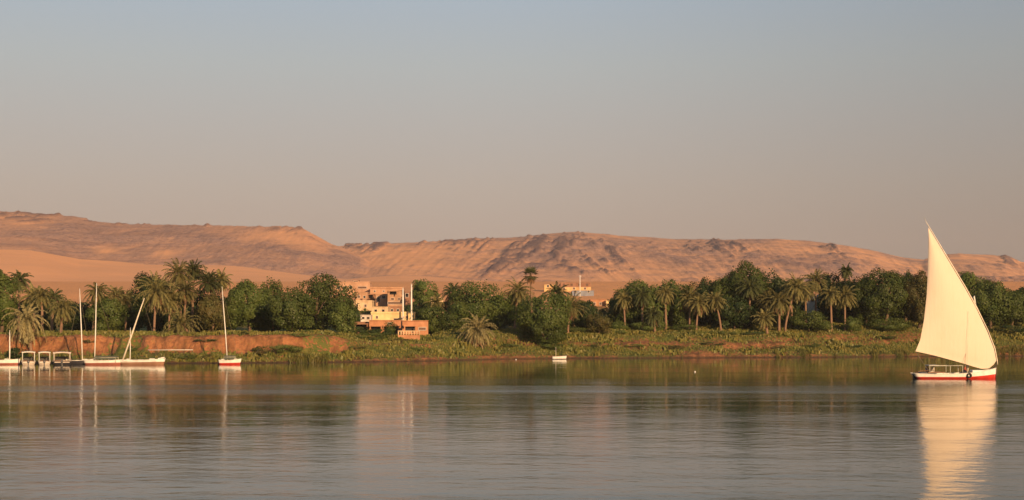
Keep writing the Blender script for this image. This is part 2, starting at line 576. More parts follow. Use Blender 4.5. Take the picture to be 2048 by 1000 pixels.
ys2 = np.concatenate([np.arange(600, 900, 5.0), np.arange(900, 2100, 7.0), np.arange(2100, 3300, 40.0)])
U, X, Y, F = fan(np.arange(-800, 2860, 3.5), ys2)
ZA, ZB, SD, DA, DB = hill_z(U, Y)
wA = 1 / (1 + np.exp(-np.clip((ZA - ZB) / 1.6, -30, 30)))
Z = np.maximum(ZA, ZB)
PY = HZ - (Z - CAMH) * FPX / Y
DRR = DA * wA + DB * (1 - wA)
above = sstep(-1.0, 2.0, SD + 3.0 * fbm(X * 0.02, Y * 0.0, 71, 4) - PY)


def gs(cu, cp, su, sp):
    return np.exp(-((U - cu) / su) ** 2 - ((PY - cp) / sp) ** 2)


n0 = fbm(X * 0.005, Y * 0.0025, 80, 3)
n1 = fbm(X * 0.016, Y * 0.006, 81, 5)
n2 = fbm(X * 0.06, Y * 0.02, 91, 5)
n3 = fbm(X * 0.13, Y * 0.035, 101, 4)
# gullies run down the slope, leaning a little
gul = 1 - np.abs(fbm((X + 0.42 * Y) * 0.022, (Y - X) * 0.0016, 111, 4)) * 2.4
lean_ = 1.15 * np.tanh((1125 - U) / 80)
q_ = U + lean_ * (PY - 480)
runs = fbm(q_ * 0.055, PY * 0.020 + 0.004 * U, 141, 5)            # rubble runs spreading from the summit
runs2 = fbm(q_ * 0.16, PY * 0.03, 145, 3)
rockA = 0.80 - 0.42 * gs(560, 478, 110, 26) + 0.3 * gs(140, 475, 60, 18) - 0.75 * gs(215, 501, 26, 8) - 0.65 * gs(330, 504, 24, 7) - 0.3 * gs(40, 445, 60, 16) + 0.30 * n1 + 0.2 * n0 + 0.06 * runs2 + 0.22 * n2 + 0.16 * n3
rockA = rockA + 0.45 * np.exp(-((PY - (462 + 0.155 * (U - 330))) / 9) ** 2) * (U > 330) * (U < 720)
rockB = 0.48 - 0.85 * gs(820, 522, 95, 22) + 0.45 * gs(1110, 500, 110, 36) + 0.3 * gs(1450, 505, 130, 30) + 0.2 * gs(1650, 520, 90, 20) - 0.5 * gs(1300, 566, 300, 14) + 0.55 * n1 + 0.35 * n2 + 0.2 * (gul - 0.45) + (0.14 + 0.30 * gs(1050, 505, 150, 40)) * runs + 0.10 * runs2 + 0.22 * n2 + 0.16 * n3
rock = np.clip(rockA * wA + rockB * (1 - wA), 0, 1) * above
crest = sstep(26, 4, PY - (itp(RA, U) * wA + itp(RB, U) * (1 - wA)))
densA = 0.10 + 0.22 * crest + 0.22 * gs(60, 440, 120, 16) + 0.12 * gs(560, 475, 90, 20)
densB = 0.13 + 0.26 * crest * (U < 960) * (U > 690) + 0.42 * gs(1120, 490, 75, 22) + 0.42 * gs(985, 505, 45, 26) + 0.34 * gs(1220, 520, 80, 30) + 0.34 * gs(1440, 495, 60, 16) + 0.36 * gs(1680, 498, 40, 16) + 0.42 * gs(2030, 520, 30, 14) + 0.18 * gs(1100, 540, 160, 24)
dens = densA * wA + densB * (1 - wA)
streak = fbm((X + 0.75 * Y) * 0.030, (Y - 0.4 * X) * 0.0035, 121, 4)
dark = np.clip(sstep(0.40, 0.66, dens + 0.40 * n3 + (0.15 * streak + 0.55 * runs * (1 - wA) + 0.28 * runs2 * (1 - wA)) * np.minimum(1, dens * 3)), 0, 1) * above * (Y < DRR + 40)
rel = (n0 * 5.0 + n1 * 2.4 * (1 - 0.4 * wA) + n2 * 1.7 + n3 * 1.5) * above * (0.3 + 0.7 * rock) + gul * 1.3 * above * (1 - 0.7 * wA) * (0.25 + 0.75 * rock) + dark * 1.5 + (runs * (0.25 + 0.8 * gs(1050, 505, 150, 40)) + runs2 * 0.45) * (1 - 0.4 * wA) * above
sandw = (1 - above) * fbm(X * 0.012, Y * 0.012, 131, 3) * 2.2
Z = Z + (rel * (1 - 0.6 * crest) + sandw) * sstep(600, 680, Y) + dark * crest * 2.0
hl = mesh_np('hills', np.stack([X, Y, Z], -1).reshape(-1, 3), [F], hill_material(), smooth=True, attr={'rock': rock, 'dark': dark})
tag(hl, kind='structure')
hl['label'] = 'bare desert hills with dark scree and smooth orange sand at their foot'

# ------------------------------------------------------------------ water
def water_material():
    m, nt, out = new_mat('river_water')
    b = N(nt, 'BsdfPrincipled', IOR=1.333)
    b.inputs['Base Color'].default_value = (0.026, 0.042, 0.028, 1)
    geo = N(nt, 'NewGeometry')
    sx = N(nt, 'SeparateXYZ')
    nt.links.new(geo.outputs['Position'], sx.inputs[0])
    # breeze lanes lie across the river where gusts roughen it
    lanes, _ = noise_fac(nt, 1.0, 4, 0.48, 0.66, stretch=(0.010, 0.16, 1))
    wob = N(nt, 'TexNoise', Scale=1.0, Detail=3)
    wmp = N(nt, 'Mapping')
    wmp.inputs['Scale'].default_value = (0.02, 0.045, 1)
    nt.links.new(geo.outputs['Position'], wmp.inputs[0])
    nt.links.new(wmp.outputs[0], wob.inputs['Vector'])
    wy = N(nt, 'Math', operation='MULTIPLY_ADD')
    nt.links.new(wob.outputs['Fac'], wy.inputs[0])
    wy.inputs[1].default_value = 34.0
    nt.links.new(sx.outputs['Y'], wy.inputs[2])          # y plus about 17
    rp = N(nt, 'ValToRGB')
    nrm = N(nt, 'MapRange')
    nrm.inputs['From Min'].default_value, nrm.inputs['From Max'].default_value = 0, 400
    nt.links.new(wy.outputs[0], nrm.inputs['Value'])
    nt.links.new(nrm.outputs[0], rp.inputs['Fac'])
    st = [(0, 0.46), (80 / 400, 0.38), (110 / 400, 0.24), (152 / 400, 0.16), (165 / 400, 0.34), (173 / 400, 0.62), (182 / 400, 0.5), (192 / 400, 0.24), (199 / 400, 0.30), (212 / 400, 0.07), (245 / 400, 0.0), (1, 0.0)]
    e = rp.color_ramp.elements
    while len(e) < len(st): e.new(0.5)
    for k, (p, v) in zip(e, st):
        k.position = p
        k.color = (v, v, v, 1)
    amt = N(nt, 'Math', operation='MULTIPLY_ADD')
    nt.links.new(lanes, amt.inputs[0])
    amt.inputs[1].default_value = 0.34
    nt.links.new(rp.outputs[0], amt.inputs[2])
    rg = N(nt, 'MapRange')
    rg.inputs['To Min'].default_value, rg.inputs['To Max'].default_value = 0.02, 0.20
    nt.links.new(amt.outputs[0], rg.inputs['Value'])
    nt.links.new(rg.outputs[0], b.inputs['Roughness'])
    n1 = N(nt, 'TexNoise', Scale=0.75, Detail=4, Roughness=0.55)
    mp = N(nt, 'Mapping')
    mp.inputs['Scale'].default_value = (0.8, 1.0, 1.0)
    mp.inputs['Rotation'].default_value = (0, 0, 0.2)
    nt.links.new(geo.outputs['Position'], mp.inputs[0])
    nt.links.new(mp.outputs[0], n1.inputs['Vector'])
    n2 = N(nt, 'TexNoise', Scale=0.16, Detail=2)
    nt.links.new(mp.outputs[0], n2.inputs['Vector'])
    add = N(nt, 'Math', operation='MULTIPLY_ADD')
    nt.links.new(n2.outputs['Fac'], add.inputs[0])
    add.inputs[1].default_value = 1.2
    nt.links.new(n1.outputs['Fac'], add.inputs[2])
    bp = N(nt, 'Bump', Distance=0.075)
    bs = N(nt, 'MapRange')
    bs.inputs['To Min'].default_value, bs.inputs['To Max'].default_value = 0.12, 1.0
    nt.links.new(amt.outputs[0], bs.inputs['Value'])
    nt.links.new(bs.outputs[0], bp.inputs['Strength'])
    nt.links.new(add.outputs[0], bp.inputs['Height'])
    nt.links.new(bp.outputs[0], b.inputs['Normal'])
    nt.links.new(b.outputs[0], out.inputs[0])
    return m


wx, wy_ = np.meshgrid(np.linspace(-700, 700, 57), np.linspace(-120, 372, 42))
wi = np.arange(wx.size).reshape(wx.shape)
w = mesh_np('water', np.stack([wx, wy_, 0 * wx], -1).reshape(-1, 3), [np.stack([wi[:-1, :-1], wi[:-1, 1:], wi[1:, 1:], wi[1:, :-1]], -1).reshape(-1, 4)], water_material())
tag(w, kind='structure')
w['label'] = 'calm river with pale breeze lanes'


# ------------------------------------------------------------------ plants
def quad_leaves(C, Nn, size, r, aspect=1.5):
    """one leaf-sized quad at each centre, facing about along Nn"""
    n = len(C)
    Nn = Nn / np.maximum(np.linalg.norm(Nn, axis=1, keepdims=True), 1e-6)
    h = r.normal(size=(n, 3))
    A = np.cross(Nn, h)
    A /= np.maximum(np.linalg.norm(A, axis=1, keepdims=True), 1e-6)
    B = np.cross(Nn, A)
    s = size * r.uniform(0.6, 1.3, (n, 1))
    A, B = A * s * 0.5, B * s * 0.5 / aspect
    bend = Nn * s * 0.12
    V = np.stack([C - A, C - B + bend, C + A, C + B + bend], 1).reshape(-1, 3)
    return V, np.arange(4 * n).reshape(n, 4)


def broadleaf(label, u, top, wpx, D, mat='leaf', low=0.06, clumps=26, seed=0, dense=1.0, group='leafy trees along the bank', name='broadleaf_tree', depth=1.0, cat='tree', base=None):
    r = np.random.default_rng(1000 + seed)
    x = (u - 1024) / FPX * D
    zb = hz1(x, D) if base is None else base
    H = max(CAMH + (HZ - top) / FPX * D - zb, 0.7)
    W = wpx / FPX * D * 1.22
    root = thing(name, label, cat, (x, D, zb - 0.05), 0, group)
    rx, ry = W / 2, W / 2 * depth
    zc, rz = H * (0.5 + low / 2), H * (0.5 - low / 2)
    k = clumps
    # clumps spread through the crown, fuller below the middle
    d = r.normal(size=(k, 3))
    d /= np.linalg.norm(d, axis=1, keepdims=True)
    d[:, :2] *= 1 + 0.16 * (1 - d[:, 2:] ** 2)      # fuller flanks than an egg
    rad = r.uniform(0.35, 0.78, (k, 1)) ** 0.8
    rad[: k // 2] = r.uniform(0.62, 0.80, (k // 2, 1))
    cl = d * rad
    nl = k // 3                                   # low clumps that bring the crown down to the ground
    aa = r.uniform(0, 6.283, nl)
    cl[-nl:] = np.stack([np.cos(aa) * r.uniform(.35, .85, nl), np.sin(aa) * r.uniform(.35, .85, nl), r.uniform(-0.85, -0.15, nl)], -1)
    cs = r.uniform(0.25, 0.42, k) * min(1.0, (26 / k) ** 0.3)
    cs[rad[:, 0] > 0.6] *= 0.85
    nleaf = int(np.clip(W * H * 140 * dense, 300, 17000))
    w = cs ** 2
    pick = r.choice(k, nleaf, p=w / w.sum())
    dd = r.normal(size=(nleaf, 3))
    dd /= np.linalg.norm(dd, axis=1, keepdims=True)
    shell = r.uniform(0.55, 1.08, (nleaf, 1)) ** 0.7
    pn = cl[pick] + dd * shell * cs[pick][:, None]
    skin = r.random(nleaf) < 0.17
    ds = r.normal(size=(nleaf, 3))
    ds /= np.linalg.norm(ds, axis=1, keepdims=True)
    lump = 0.80 + 0.12 * np.sin(ds[:, :1] * 5 + seed) * np.cos(ds[:, 1:2] * 4 + 2 * seed) + 0.07 * np.sin(ds[:, 2:] * 8 + ds[:, :1] * 6 + seed) + r.normal(0, 0.06, (nleaf, 1))
    pn = np.where(skin[:, None], ds * lump * np.where(ds[:, 2:] < 0, 1.05, 1.0), pn)
    dd = np.where(skin[:, None], ds, dd)
    q = pn.copy()
    C = q * np.array([rx, ry, rz]) + np.array([0, 0, zc])
    C[:, 2] = np.maximum(C[:, 2], 0.05 + 0.3 * r.random(nleaf))
    nn = dd * 0.8 + d[pick] * 0.5 + r.normal(size=(nleaf, 3)) * 0.36
    lsz = float(np.clip(0.04 * min(W, H) + 0.12, 0.16, 0.40))
    V, Fq = quad_leaves(C, nn, lsz, r)
    mesh_np('crown', V, [Fq], M[mat], root)
    mb = MB()
    th = max(0.05, 0.028 * H)
    mid = Vector((r.uniform(-.1, .1) * W, 0, H * 0.28))
    mb.tube([(0, 0, -0.4), mid * 0.5, mid], [th * 1.2, th, th * 0.8], 7)
    for i in range(6):
        tgt = Vector((cl[i] * np.array([rx, ry, rz]) + np.array([0, 0, zc])).tolist())
        mb.tube([mid, mid.lerp(tgt, 0.5) + Vector((0, 0, 0.04 * H)), tgt], [th * 0.55, th * 0.38, th * 0.12], 5)
    mb.build('trunk', M['bark'], root)
    return root


def palm(label, u, top, D, base_u=None, base_py=None, crown=2.9, fronds=42, dead=14, mat='frond', seed=0, group='date palms along the bank', droop=1.0, fan_=False, spread=1.0, zbase=None):
    """date palm: ringed trunk, arching feather fronds, a skirt of dead ones. top is the row of the crown's top"""
    r = np.random.default_rng(3000 + seed)
    crown *= 1.0 if fan_ else r.uniform(0.98, 1.22)
    droop *= r.uniform(0.8, 1.3)
    dead = int(dead * r.uniform(0.9, 2.2))
    fronds = int(fronds * r.uniform(0.8, 1.15))
    gust, girth = r.uniform(-0.35, 0.35, 2), r.uniform(0.85, 1.25)
    if base_u is None: base_u = u + r.uniform(-7, 7)
    bx = ((base_u if base_u is not None else u) - 1024) / FPX * D
    zb = hz1(bx, D) if zbase is None else zbase
    tip = CAMH + (HZ - top) / FPX * D
    heart = Vector(((u - 1024) / FPX * D - bx, r.uniform(-.5, .5), tip - zb - crown * 0.78))
    if heart.z < 0.6: heart.z = 0.6
    root = thing('date_palm' if not fan_ else 'fan_palm', label, 'palm', (bx, D, zb - 0.05), 0, group)
    pts, rad = [], []
    nseg = 9
    for i in range(nseg + 1):
        t = i / nseg
        pts.append(Vector((heart.x * t ** 1.5, heart.y * t, heart.z * t - (0.4 if i == 0 else 0))))
        rad.append(girth * (0.27 - 0.08 * t + (0.012 if i % 2 else -0.012)))
    MB().tube(pts, rad, 9).build('trunk', M['palm_bark'], root)

    def frond_set(n, pitch_hi, pitch_lo, length, sag, leaf_l, leaf_w, rr):
        VV, FF, off = [], [], 0
        for i in range(n):
            az = i * 2.39996 + rr.uniform(-.25, .25)
            q = (i + 0.5) / n
            pitch = pitch_hi + (pitch_lo - pitch_hi) * q ** 0.85 + rr.uniform(-.1, .1)
            pitch += 0.18 * (gust[0] * math.cos(az) + gust[1] * math.sin(az))
            L = length * rr.uniform(0.68, 1.12) * (0.8 + 0.2 * math.sin(math.pi * min(1, q * 1.2)))
            ns = 13
            p = np.array([heart.x, heart.y, heart.z])
            hd = np.array([math.cos(az), math.sin(az), 0.0])
            sd = np.array([-math.sin(az), math.cos(az), 0.0])
            cen, dirs, ups = [], [], []
            a = pitch
            for s in range(ns + 1):
                dr = hd * math.cos(a) + np.array([0, 0, 1.0]) * math.sin(a)
                cen.append(p.copy())
                dirs.append(dr)
                ups.append(np.cross(dr, sd) * -1)
                p = p + dr * L / ns
                a -= sag / ns * (0.55 + 0.9 * s / ns) * max(0.25, math.cos(min(max(a, -1.5), 1.5)))
            cen, dirs, ups = np.array(cen), np.array(dirs), np.array(ups)
            # rachis as a tapering strip with a keel
            wd = np.linspace(0.055, 0.012, ns + 1)[:, None]
            st = np.concatenate([cen - sd * wd, cen + sd * wd])
            VV.append(st)
            k = np.arange(ns)
            FF.append(np.stack([k, k + 1, k + ns + 2, k + ns + 1], -1) + off)
            off += len(st)
            for sg in (-1, 1):
                tt = np.repeat(np.arange(2, ns + 1), 2)
                jit = rr.uniform(0, 1, len(tt))[:, None]
                nx = np.minimum(tt + 1, ns)
                c = cen[tt] * (1 - jit) + cen[nx] * jit
                t_ = (tt / ns)[:, None]
                ll = leaf_l * (np.sin(np.pi * (0.12 + 0.80 * t_)) * 0.75 + 0.3) * rr.uniform(0.8, 1.15, (len(tt), 1))
                out = sd * sg * (0.85 - 0.35 * t_) + dirs[tt] * (0.45 + 0.45 * t_) + ups[tt] * rr.uniform(-0.15, 0.45, (len(tt), 1)) - np.array([0, 0, 0.28])
                out /= np.linalg.norm(out, axis=1, keepdims=True)
                wv = dirs[tt] * leaf_w * 0.5
                m = len(tt)
                v = np.stack([c - wv, c + out * ll * 0.55 - wv * 0.9, c + out * ll - np.array([0, 0, 0.1]) * ll, c + out * ll * 0.5 + wv, c + wv * 0.6], 1).reshape(-1, 3)
                VV.append(v)
                b5 = np.arange(m) * 5 + off
                FF.append(np.stack([b5, b5 + 1, b5 + 3, b5 + 4], -1))
                FF.append(np.stack([b5 + 1, b5 + 2, b5 + 3, b5 + 3], -1)[:, :3])
                off += 5 * m
        return np.concatenate(VV), FF

    if fan_:
        # fan palm: stiff round fans on stalks
        VV, FF, off = [], [], 0
        for i in range(fronds):
            az, pt = i * 2.4 + r.uniform(-.2, .2), 1.2 - 1.9 * (i / fronds) + r.uniform(-.15, .15)
            dr = np.array([math.cos(az) * math.cos(pt), math.sin(az) * math.cos(pt), math.sin(pt)])
            sd = np.cross(dr, [0, 0, 1.0]); sd /= max(np.linalg.norm(sd), 1e-3)
            hub = np.array(heart) + dr * crown * 0.5
            VV.append(np.array([np.array(heart) - sd * .03, np.array(heart) + sd * .03, hub + sd * .03, hub - sd * .03])); FF.append(np.array([[0, 1, 2, 3]]) + off); off += 4
            for k in range(13):
                a = -1.9 + 3.8 * k / 12
                o = dr * math.cos(a) + sd * math.sin(a) - np.array([0, 0, 0.15])
                o /= np.linalg.norm(o)
                pr = np.cross(o, np.cross(dr, sd))
                tip_ = hub + o * crown * 0.5 * r.uniform(.85, 1.1)
                VV.append(np.array([hub, hub + o * crown * .28 + pr * .07, tip_, hub + o * crown * .28 - pr * .07])); FF.append(np.array([[0, 1, 2, 3]]) + off); off += 4
        mesh_np('crown', np.concatenate(VV), FF, M[mat], root)
    else:
        V, FF = frond_set(int(fronds * 1.65), 1.42, -0.9 * droop, crown * 1.22 * spread, 1.5 * droop, 0.60, 0.15, r)
        mesh_np('crown', V, FF, M[mat], root)
    if dead:
        V, FF = frond_set(dead, -0.75, -1.35, crown * 0.85, 0.7, 0.42, 0.12, r)
        mesh_np('dead_fronds', V, FF, M['dead'], root)
    return root


def bush(label, u, top, wpx, D, mat='leaf', seed=0, group='bushes on the bank', base=None):
    return broadleaf(label, u, top, wpx, D, mat, 0.0, 12, 500 + seed, 2.0, group, 'bush', 0.9, 'bush', base)


# ------------------------------------------------------------------ trees, left bank
BG = 'leafy trees along the bank'
broadleaf('dense green tree at the left edge of the photo, rising above the nearest palms', 2, 536, 58, 300, 'leaf', seed=1)
broadleaf('small dark tree filling the gap behind the two upright white masts', 150, 600, 60, 312, 'leaf_dark', seed=2)
broadleaf('mid green tree under the two small palms right of the upright masts', 216, 592, 62, 300, 'leaf', seed=3)
broadleaf('tall dark tree behind the drooping palms, above the top of the slanted spar', 300, 545, 84, 318, 'leaf_dark', seed=4)
broadleaf('shadowed tree low behind the slanted spar', 258, 612, 64, 312, 'leaf_dark', seed=5)
broadleaf('shadowed tree behind the trunks of the tall palm cluster', 405, 575, 74, 312, 'leaf_dark', seed=6)
broadleaf('brownish green tree just left of the lone leaning mast', 424, 585, 52, 296, 'leaf_brown', seed=7)
broadleaf('rounded dark green tree just right of the lone leaning mast', 500, 556, 80, 300, 'leaf', seed=8)
broadleaf('narrow tree peeking up between the two rounded trees right of the leaning mast', 545, 550, 44, 308, 'leaf', seed=9)
broadleaf('paler bright green tree in front of the largest left bank tree', 580, 578, 74, 292, 'leaf', seed=10)
broadleaf('largest broad green tree of the left bank, beside the village', 640, 546, 126, 306, 'leaf', seed=11, clumps=34)
broadleaf('low green tree closing the grove at the edge of the village', 684, 604, 46, 298, 'leaf', seed=12)
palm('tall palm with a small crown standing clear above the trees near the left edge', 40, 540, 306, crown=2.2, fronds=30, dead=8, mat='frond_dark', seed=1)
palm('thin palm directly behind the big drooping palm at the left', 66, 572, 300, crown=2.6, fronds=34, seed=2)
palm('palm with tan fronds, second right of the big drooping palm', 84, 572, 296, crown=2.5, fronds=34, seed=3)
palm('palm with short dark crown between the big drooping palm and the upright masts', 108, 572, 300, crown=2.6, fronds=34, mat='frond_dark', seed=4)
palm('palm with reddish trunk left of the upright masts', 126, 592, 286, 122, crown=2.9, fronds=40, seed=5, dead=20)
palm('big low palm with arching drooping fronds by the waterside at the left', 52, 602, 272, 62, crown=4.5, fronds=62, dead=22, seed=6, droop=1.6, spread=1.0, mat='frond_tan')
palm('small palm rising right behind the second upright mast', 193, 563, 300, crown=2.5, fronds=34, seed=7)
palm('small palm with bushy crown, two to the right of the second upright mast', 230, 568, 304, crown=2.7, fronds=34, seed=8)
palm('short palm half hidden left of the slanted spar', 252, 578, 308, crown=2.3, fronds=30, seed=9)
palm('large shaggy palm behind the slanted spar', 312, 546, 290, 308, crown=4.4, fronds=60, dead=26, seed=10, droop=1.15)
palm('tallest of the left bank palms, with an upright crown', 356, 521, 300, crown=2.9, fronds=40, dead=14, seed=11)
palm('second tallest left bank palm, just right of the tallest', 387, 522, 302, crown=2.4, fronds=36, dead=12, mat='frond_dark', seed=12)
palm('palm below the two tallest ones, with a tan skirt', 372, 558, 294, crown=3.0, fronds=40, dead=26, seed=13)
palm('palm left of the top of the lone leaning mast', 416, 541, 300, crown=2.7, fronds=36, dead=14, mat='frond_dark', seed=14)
palm('palm behind the top of the lone leaning mast', 442, 540, 304, crown=2.6, fronds=34, dead=14, seed=15)
palm('palm between the large shaggy palm and the tall pair', 338, 575, 292, crown=2.8, fronds=40, dead=16, seed=16)
palm('low spreading palm leaning over the earth bank above the pale railing', 362, 612, 279, 380, crown=4.3, fronds=60, dead=44, seed=17, droop=1.4)
bush('dark leafy bush at the foot of the big drooping palm', 34, 692, 40, 269, 'leaf_dark', 1)
bush('bush at the lip of the earth bank beside the upright masts', 146, 668, 34, 285, 'leaf', 2)
bush('dark bush hanging below the leaning palm by the lone moored boat', 412, 690, 40, 272, 'leaf_dark', 3)
bush('small upright bush growing out of the red bank', 490, 674, 16, 276, 'leaf_dark', 4)
bush('flat dark hedge lying along the middle of the red bank', 560, 686, 66, 274, 'leaf', 5)
bush('round bush on the slope under the largest left bank tree', 664, 668, 34, 287, 'leaf', 6)
bush('bush on the slope below the village, right of the round one', 744, 664, 56, 297, 'leaf', 7)
bush('small bush on the grassy slope right of the village path', 800, 684, 40, 295, 'leaf_brown', 8)
bush('green scrub along the foot of the leafy trees right of the leaning mast', 620, 658, 40, 284, 'leaf', 9)

BACK = 'shade trees at the back of the groves'  # backing rows: dark leaf colour stands in for the shaded understory
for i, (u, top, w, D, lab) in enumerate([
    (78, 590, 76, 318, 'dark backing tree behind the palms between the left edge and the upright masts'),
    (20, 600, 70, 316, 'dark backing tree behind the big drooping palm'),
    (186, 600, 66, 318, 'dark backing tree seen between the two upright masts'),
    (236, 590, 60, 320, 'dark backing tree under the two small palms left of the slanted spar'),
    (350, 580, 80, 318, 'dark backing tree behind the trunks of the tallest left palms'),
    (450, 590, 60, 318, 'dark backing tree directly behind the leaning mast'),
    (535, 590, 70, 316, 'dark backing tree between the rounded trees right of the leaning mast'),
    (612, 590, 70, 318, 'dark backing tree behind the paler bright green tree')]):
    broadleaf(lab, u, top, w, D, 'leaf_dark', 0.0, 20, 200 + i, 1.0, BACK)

# ------------------------------------------------------------------ trees, village gap and middle
broadleaf('small round tree standing alone above the village roofs', 851, 554, 46, 385, 'leaf', seed=20)
broadleaf('tree at the right end of the village, beside the two white poles', 866, 608, 64, 318, 'leaf', seed=21)
broadleaf('low tree right of the orange riverside building', 905, 626, 52, 316, 'leaf', seed=22)
broadleaf('broad tree with pale olive crown between the village and the fan palm', 956, 559, 104, 330, 'leaf', seed=23, clumps=30)
broadleaf('black shadowed tree behind the low silvery palm', 1000, 590, 84, 336, 'leaf_dark', seed=24)
broadleaf('full green tree growing down the slope above the rowing boat', 1090, 580, 100, 317, 'leaf', seed=25, clumps=32)
broadleaf('lower bough of shrubs under the full green tree, reaching the slope', 1098, 636, 66, 313.5, 'leaf', seed=26)
broadleaf('dark little tree right of the full green tree, under the far yellow house', 1165, 598, 46, 334, 'leaf_dark', seed=27)
broadleaf('dark tree in shade below the orange house', 1225, 606, 50, 346, 'leaf_dark', seed=28)
broadleaf('rusty brown bush-like tree on the lip of the bank below the orange house', 1196, 622, 44, 326, 'leaf_brown', seed=29)
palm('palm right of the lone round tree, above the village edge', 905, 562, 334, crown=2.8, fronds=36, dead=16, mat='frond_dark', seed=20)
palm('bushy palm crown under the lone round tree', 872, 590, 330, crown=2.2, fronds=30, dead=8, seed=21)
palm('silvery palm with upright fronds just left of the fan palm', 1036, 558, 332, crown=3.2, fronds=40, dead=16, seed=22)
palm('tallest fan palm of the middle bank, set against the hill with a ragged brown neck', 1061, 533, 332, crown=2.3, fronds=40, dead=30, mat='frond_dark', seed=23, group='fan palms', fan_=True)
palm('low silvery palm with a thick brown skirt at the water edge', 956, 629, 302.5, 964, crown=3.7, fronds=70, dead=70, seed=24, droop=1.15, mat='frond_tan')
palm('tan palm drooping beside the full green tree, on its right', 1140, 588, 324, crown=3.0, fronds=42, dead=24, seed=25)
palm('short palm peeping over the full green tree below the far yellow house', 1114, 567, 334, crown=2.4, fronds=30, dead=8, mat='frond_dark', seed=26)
bush('dark bush left of the low silvery palm', 924, 664, 44, 308, 'leaf_dark', 20)
bush('bush on the slope below the village orange building', 868, 672, 44, 302, 'leaf', 21)
bush('dark bush right behind the small rowing boat', 1102, 678, 46, 311.5, 'leaf', 22)
bush('low bush under the brown palm right of the full green tree', 1152, 652, 40, 326, 'leaf', 23)

# ------------------------------------------------------------------ trees, right bank
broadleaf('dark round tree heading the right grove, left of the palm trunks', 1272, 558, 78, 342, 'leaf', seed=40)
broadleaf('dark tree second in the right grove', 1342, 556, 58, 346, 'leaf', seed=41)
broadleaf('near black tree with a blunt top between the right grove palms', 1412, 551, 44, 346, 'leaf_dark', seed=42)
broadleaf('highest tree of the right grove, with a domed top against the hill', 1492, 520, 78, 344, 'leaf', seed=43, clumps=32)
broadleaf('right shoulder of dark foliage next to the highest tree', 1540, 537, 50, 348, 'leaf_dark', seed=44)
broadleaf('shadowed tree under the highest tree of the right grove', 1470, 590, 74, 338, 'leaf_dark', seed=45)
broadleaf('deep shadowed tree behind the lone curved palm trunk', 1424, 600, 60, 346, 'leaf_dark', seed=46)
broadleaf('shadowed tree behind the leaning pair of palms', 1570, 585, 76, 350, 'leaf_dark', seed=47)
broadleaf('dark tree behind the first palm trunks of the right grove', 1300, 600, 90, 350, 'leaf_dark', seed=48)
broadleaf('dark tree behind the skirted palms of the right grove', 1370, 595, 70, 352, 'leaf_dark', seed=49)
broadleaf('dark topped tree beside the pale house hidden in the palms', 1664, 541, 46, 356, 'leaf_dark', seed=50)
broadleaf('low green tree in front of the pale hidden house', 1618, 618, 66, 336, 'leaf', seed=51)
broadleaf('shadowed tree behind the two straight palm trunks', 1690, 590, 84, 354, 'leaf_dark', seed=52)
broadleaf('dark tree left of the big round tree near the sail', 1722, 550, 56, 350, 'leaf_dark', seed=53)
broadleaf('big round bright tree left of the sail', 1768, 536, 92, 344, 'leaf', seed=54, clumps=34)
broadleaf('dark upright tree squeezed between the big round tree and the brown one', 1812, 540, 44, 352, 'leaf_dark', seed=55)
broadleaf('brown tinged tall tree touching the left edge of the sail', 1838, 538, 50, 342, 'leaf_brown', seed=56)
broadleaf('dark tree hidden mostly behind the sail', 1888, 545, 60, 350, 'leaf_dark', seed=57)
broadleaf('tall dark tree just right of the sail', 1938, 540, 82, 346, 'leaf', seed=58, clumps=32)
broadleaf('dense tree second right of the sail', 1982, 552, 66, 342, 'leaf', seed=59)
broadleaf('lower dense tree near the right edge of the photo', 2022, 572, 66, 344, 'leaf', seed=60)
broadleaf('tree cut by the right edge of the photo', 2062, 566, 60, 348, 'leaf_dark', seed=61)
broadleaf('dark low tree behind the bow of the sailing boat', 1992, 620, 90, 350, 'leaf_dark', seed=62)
for i, (u, top, w, D, mt, lab) in enumerate([
    (1308, 566, 50, 338, 'leaf', 'mid green tree filling the space right of the dark round tree heading the right grove'),
    (1362, 566, 46, 339, 'leaf', 'mid green tree between the red trunked palm and the skirted palms'),
    (1240, 590, 44, 342, 'leaf', 'small green tree at the very start of the right grove'),
    (1452, 548, 50, 343, 'leaf', 'green tree leaning on the left flank of the highest tree'),
    (1584, 574, 26, 345, 'leaf_dark', 'dark tree tucked between the tall leaning palm and the pale hidden house'),
    (1730, 556, 50, 345, 'leaf', 'green tree filling the space left of the big round tree near the sail'),
    (1560, 556, 54, 347, 'leaf', 'green tree right of the highest tree, above the light crowned palm'),
    (1690, 560, 44, 349, 'leaf_dark', 'dark tree crown between the two straight trunked palms')]):
    broadleaf(lab, u, top, w, D, mt, 0.0, 22, 300 + i)
palm('first palm of the right grove with a thin pale trunk', 1247, 578, 336, 1250, crown=2.7, fronds=36, seed=40, dead=14)
palm('palm under the dark round tree heading the right grove', 1284, 572, 334, crown=2.8, fronds=36, seed=41, mat='frond_dark')
palm('palm with a reddish trunk third in the right grove', 1330, 568, 336, 1332, crown=2.7, fronds=36, seed=42, dead=18)
palm('small palm low between the first right grove palms', 1306, 610, 332, crown=2.6, fronds=36, seed=43, mat='frond_dark')
palm('palm with a thick brown skirt left of the near black tree', 1380, 572, 336, crown=2.8, fronds=38, seed=44, dead=40)
palm('second palm with a brown skirt, close beside the near black tree', 1398, 584, 334, crown=2.6, fronds=36, seed=45, dead=40)
palm('lone palm with a curved bare trunk right of the near black tree', 1430, 582, 334, 1442, crown=2.3, fronds=34, seed=46, dead=8)
palm('palm crown in front of the highest tree of the right grove', 1500, 552, 338, crown=3.1, fronds=40, seed=47, mat='frond_dark')
palm('palm low on the right side of the highest tree', 1536, 580, 336, 1530, crown=2.8, fronds=36, seed=48, dead=20)
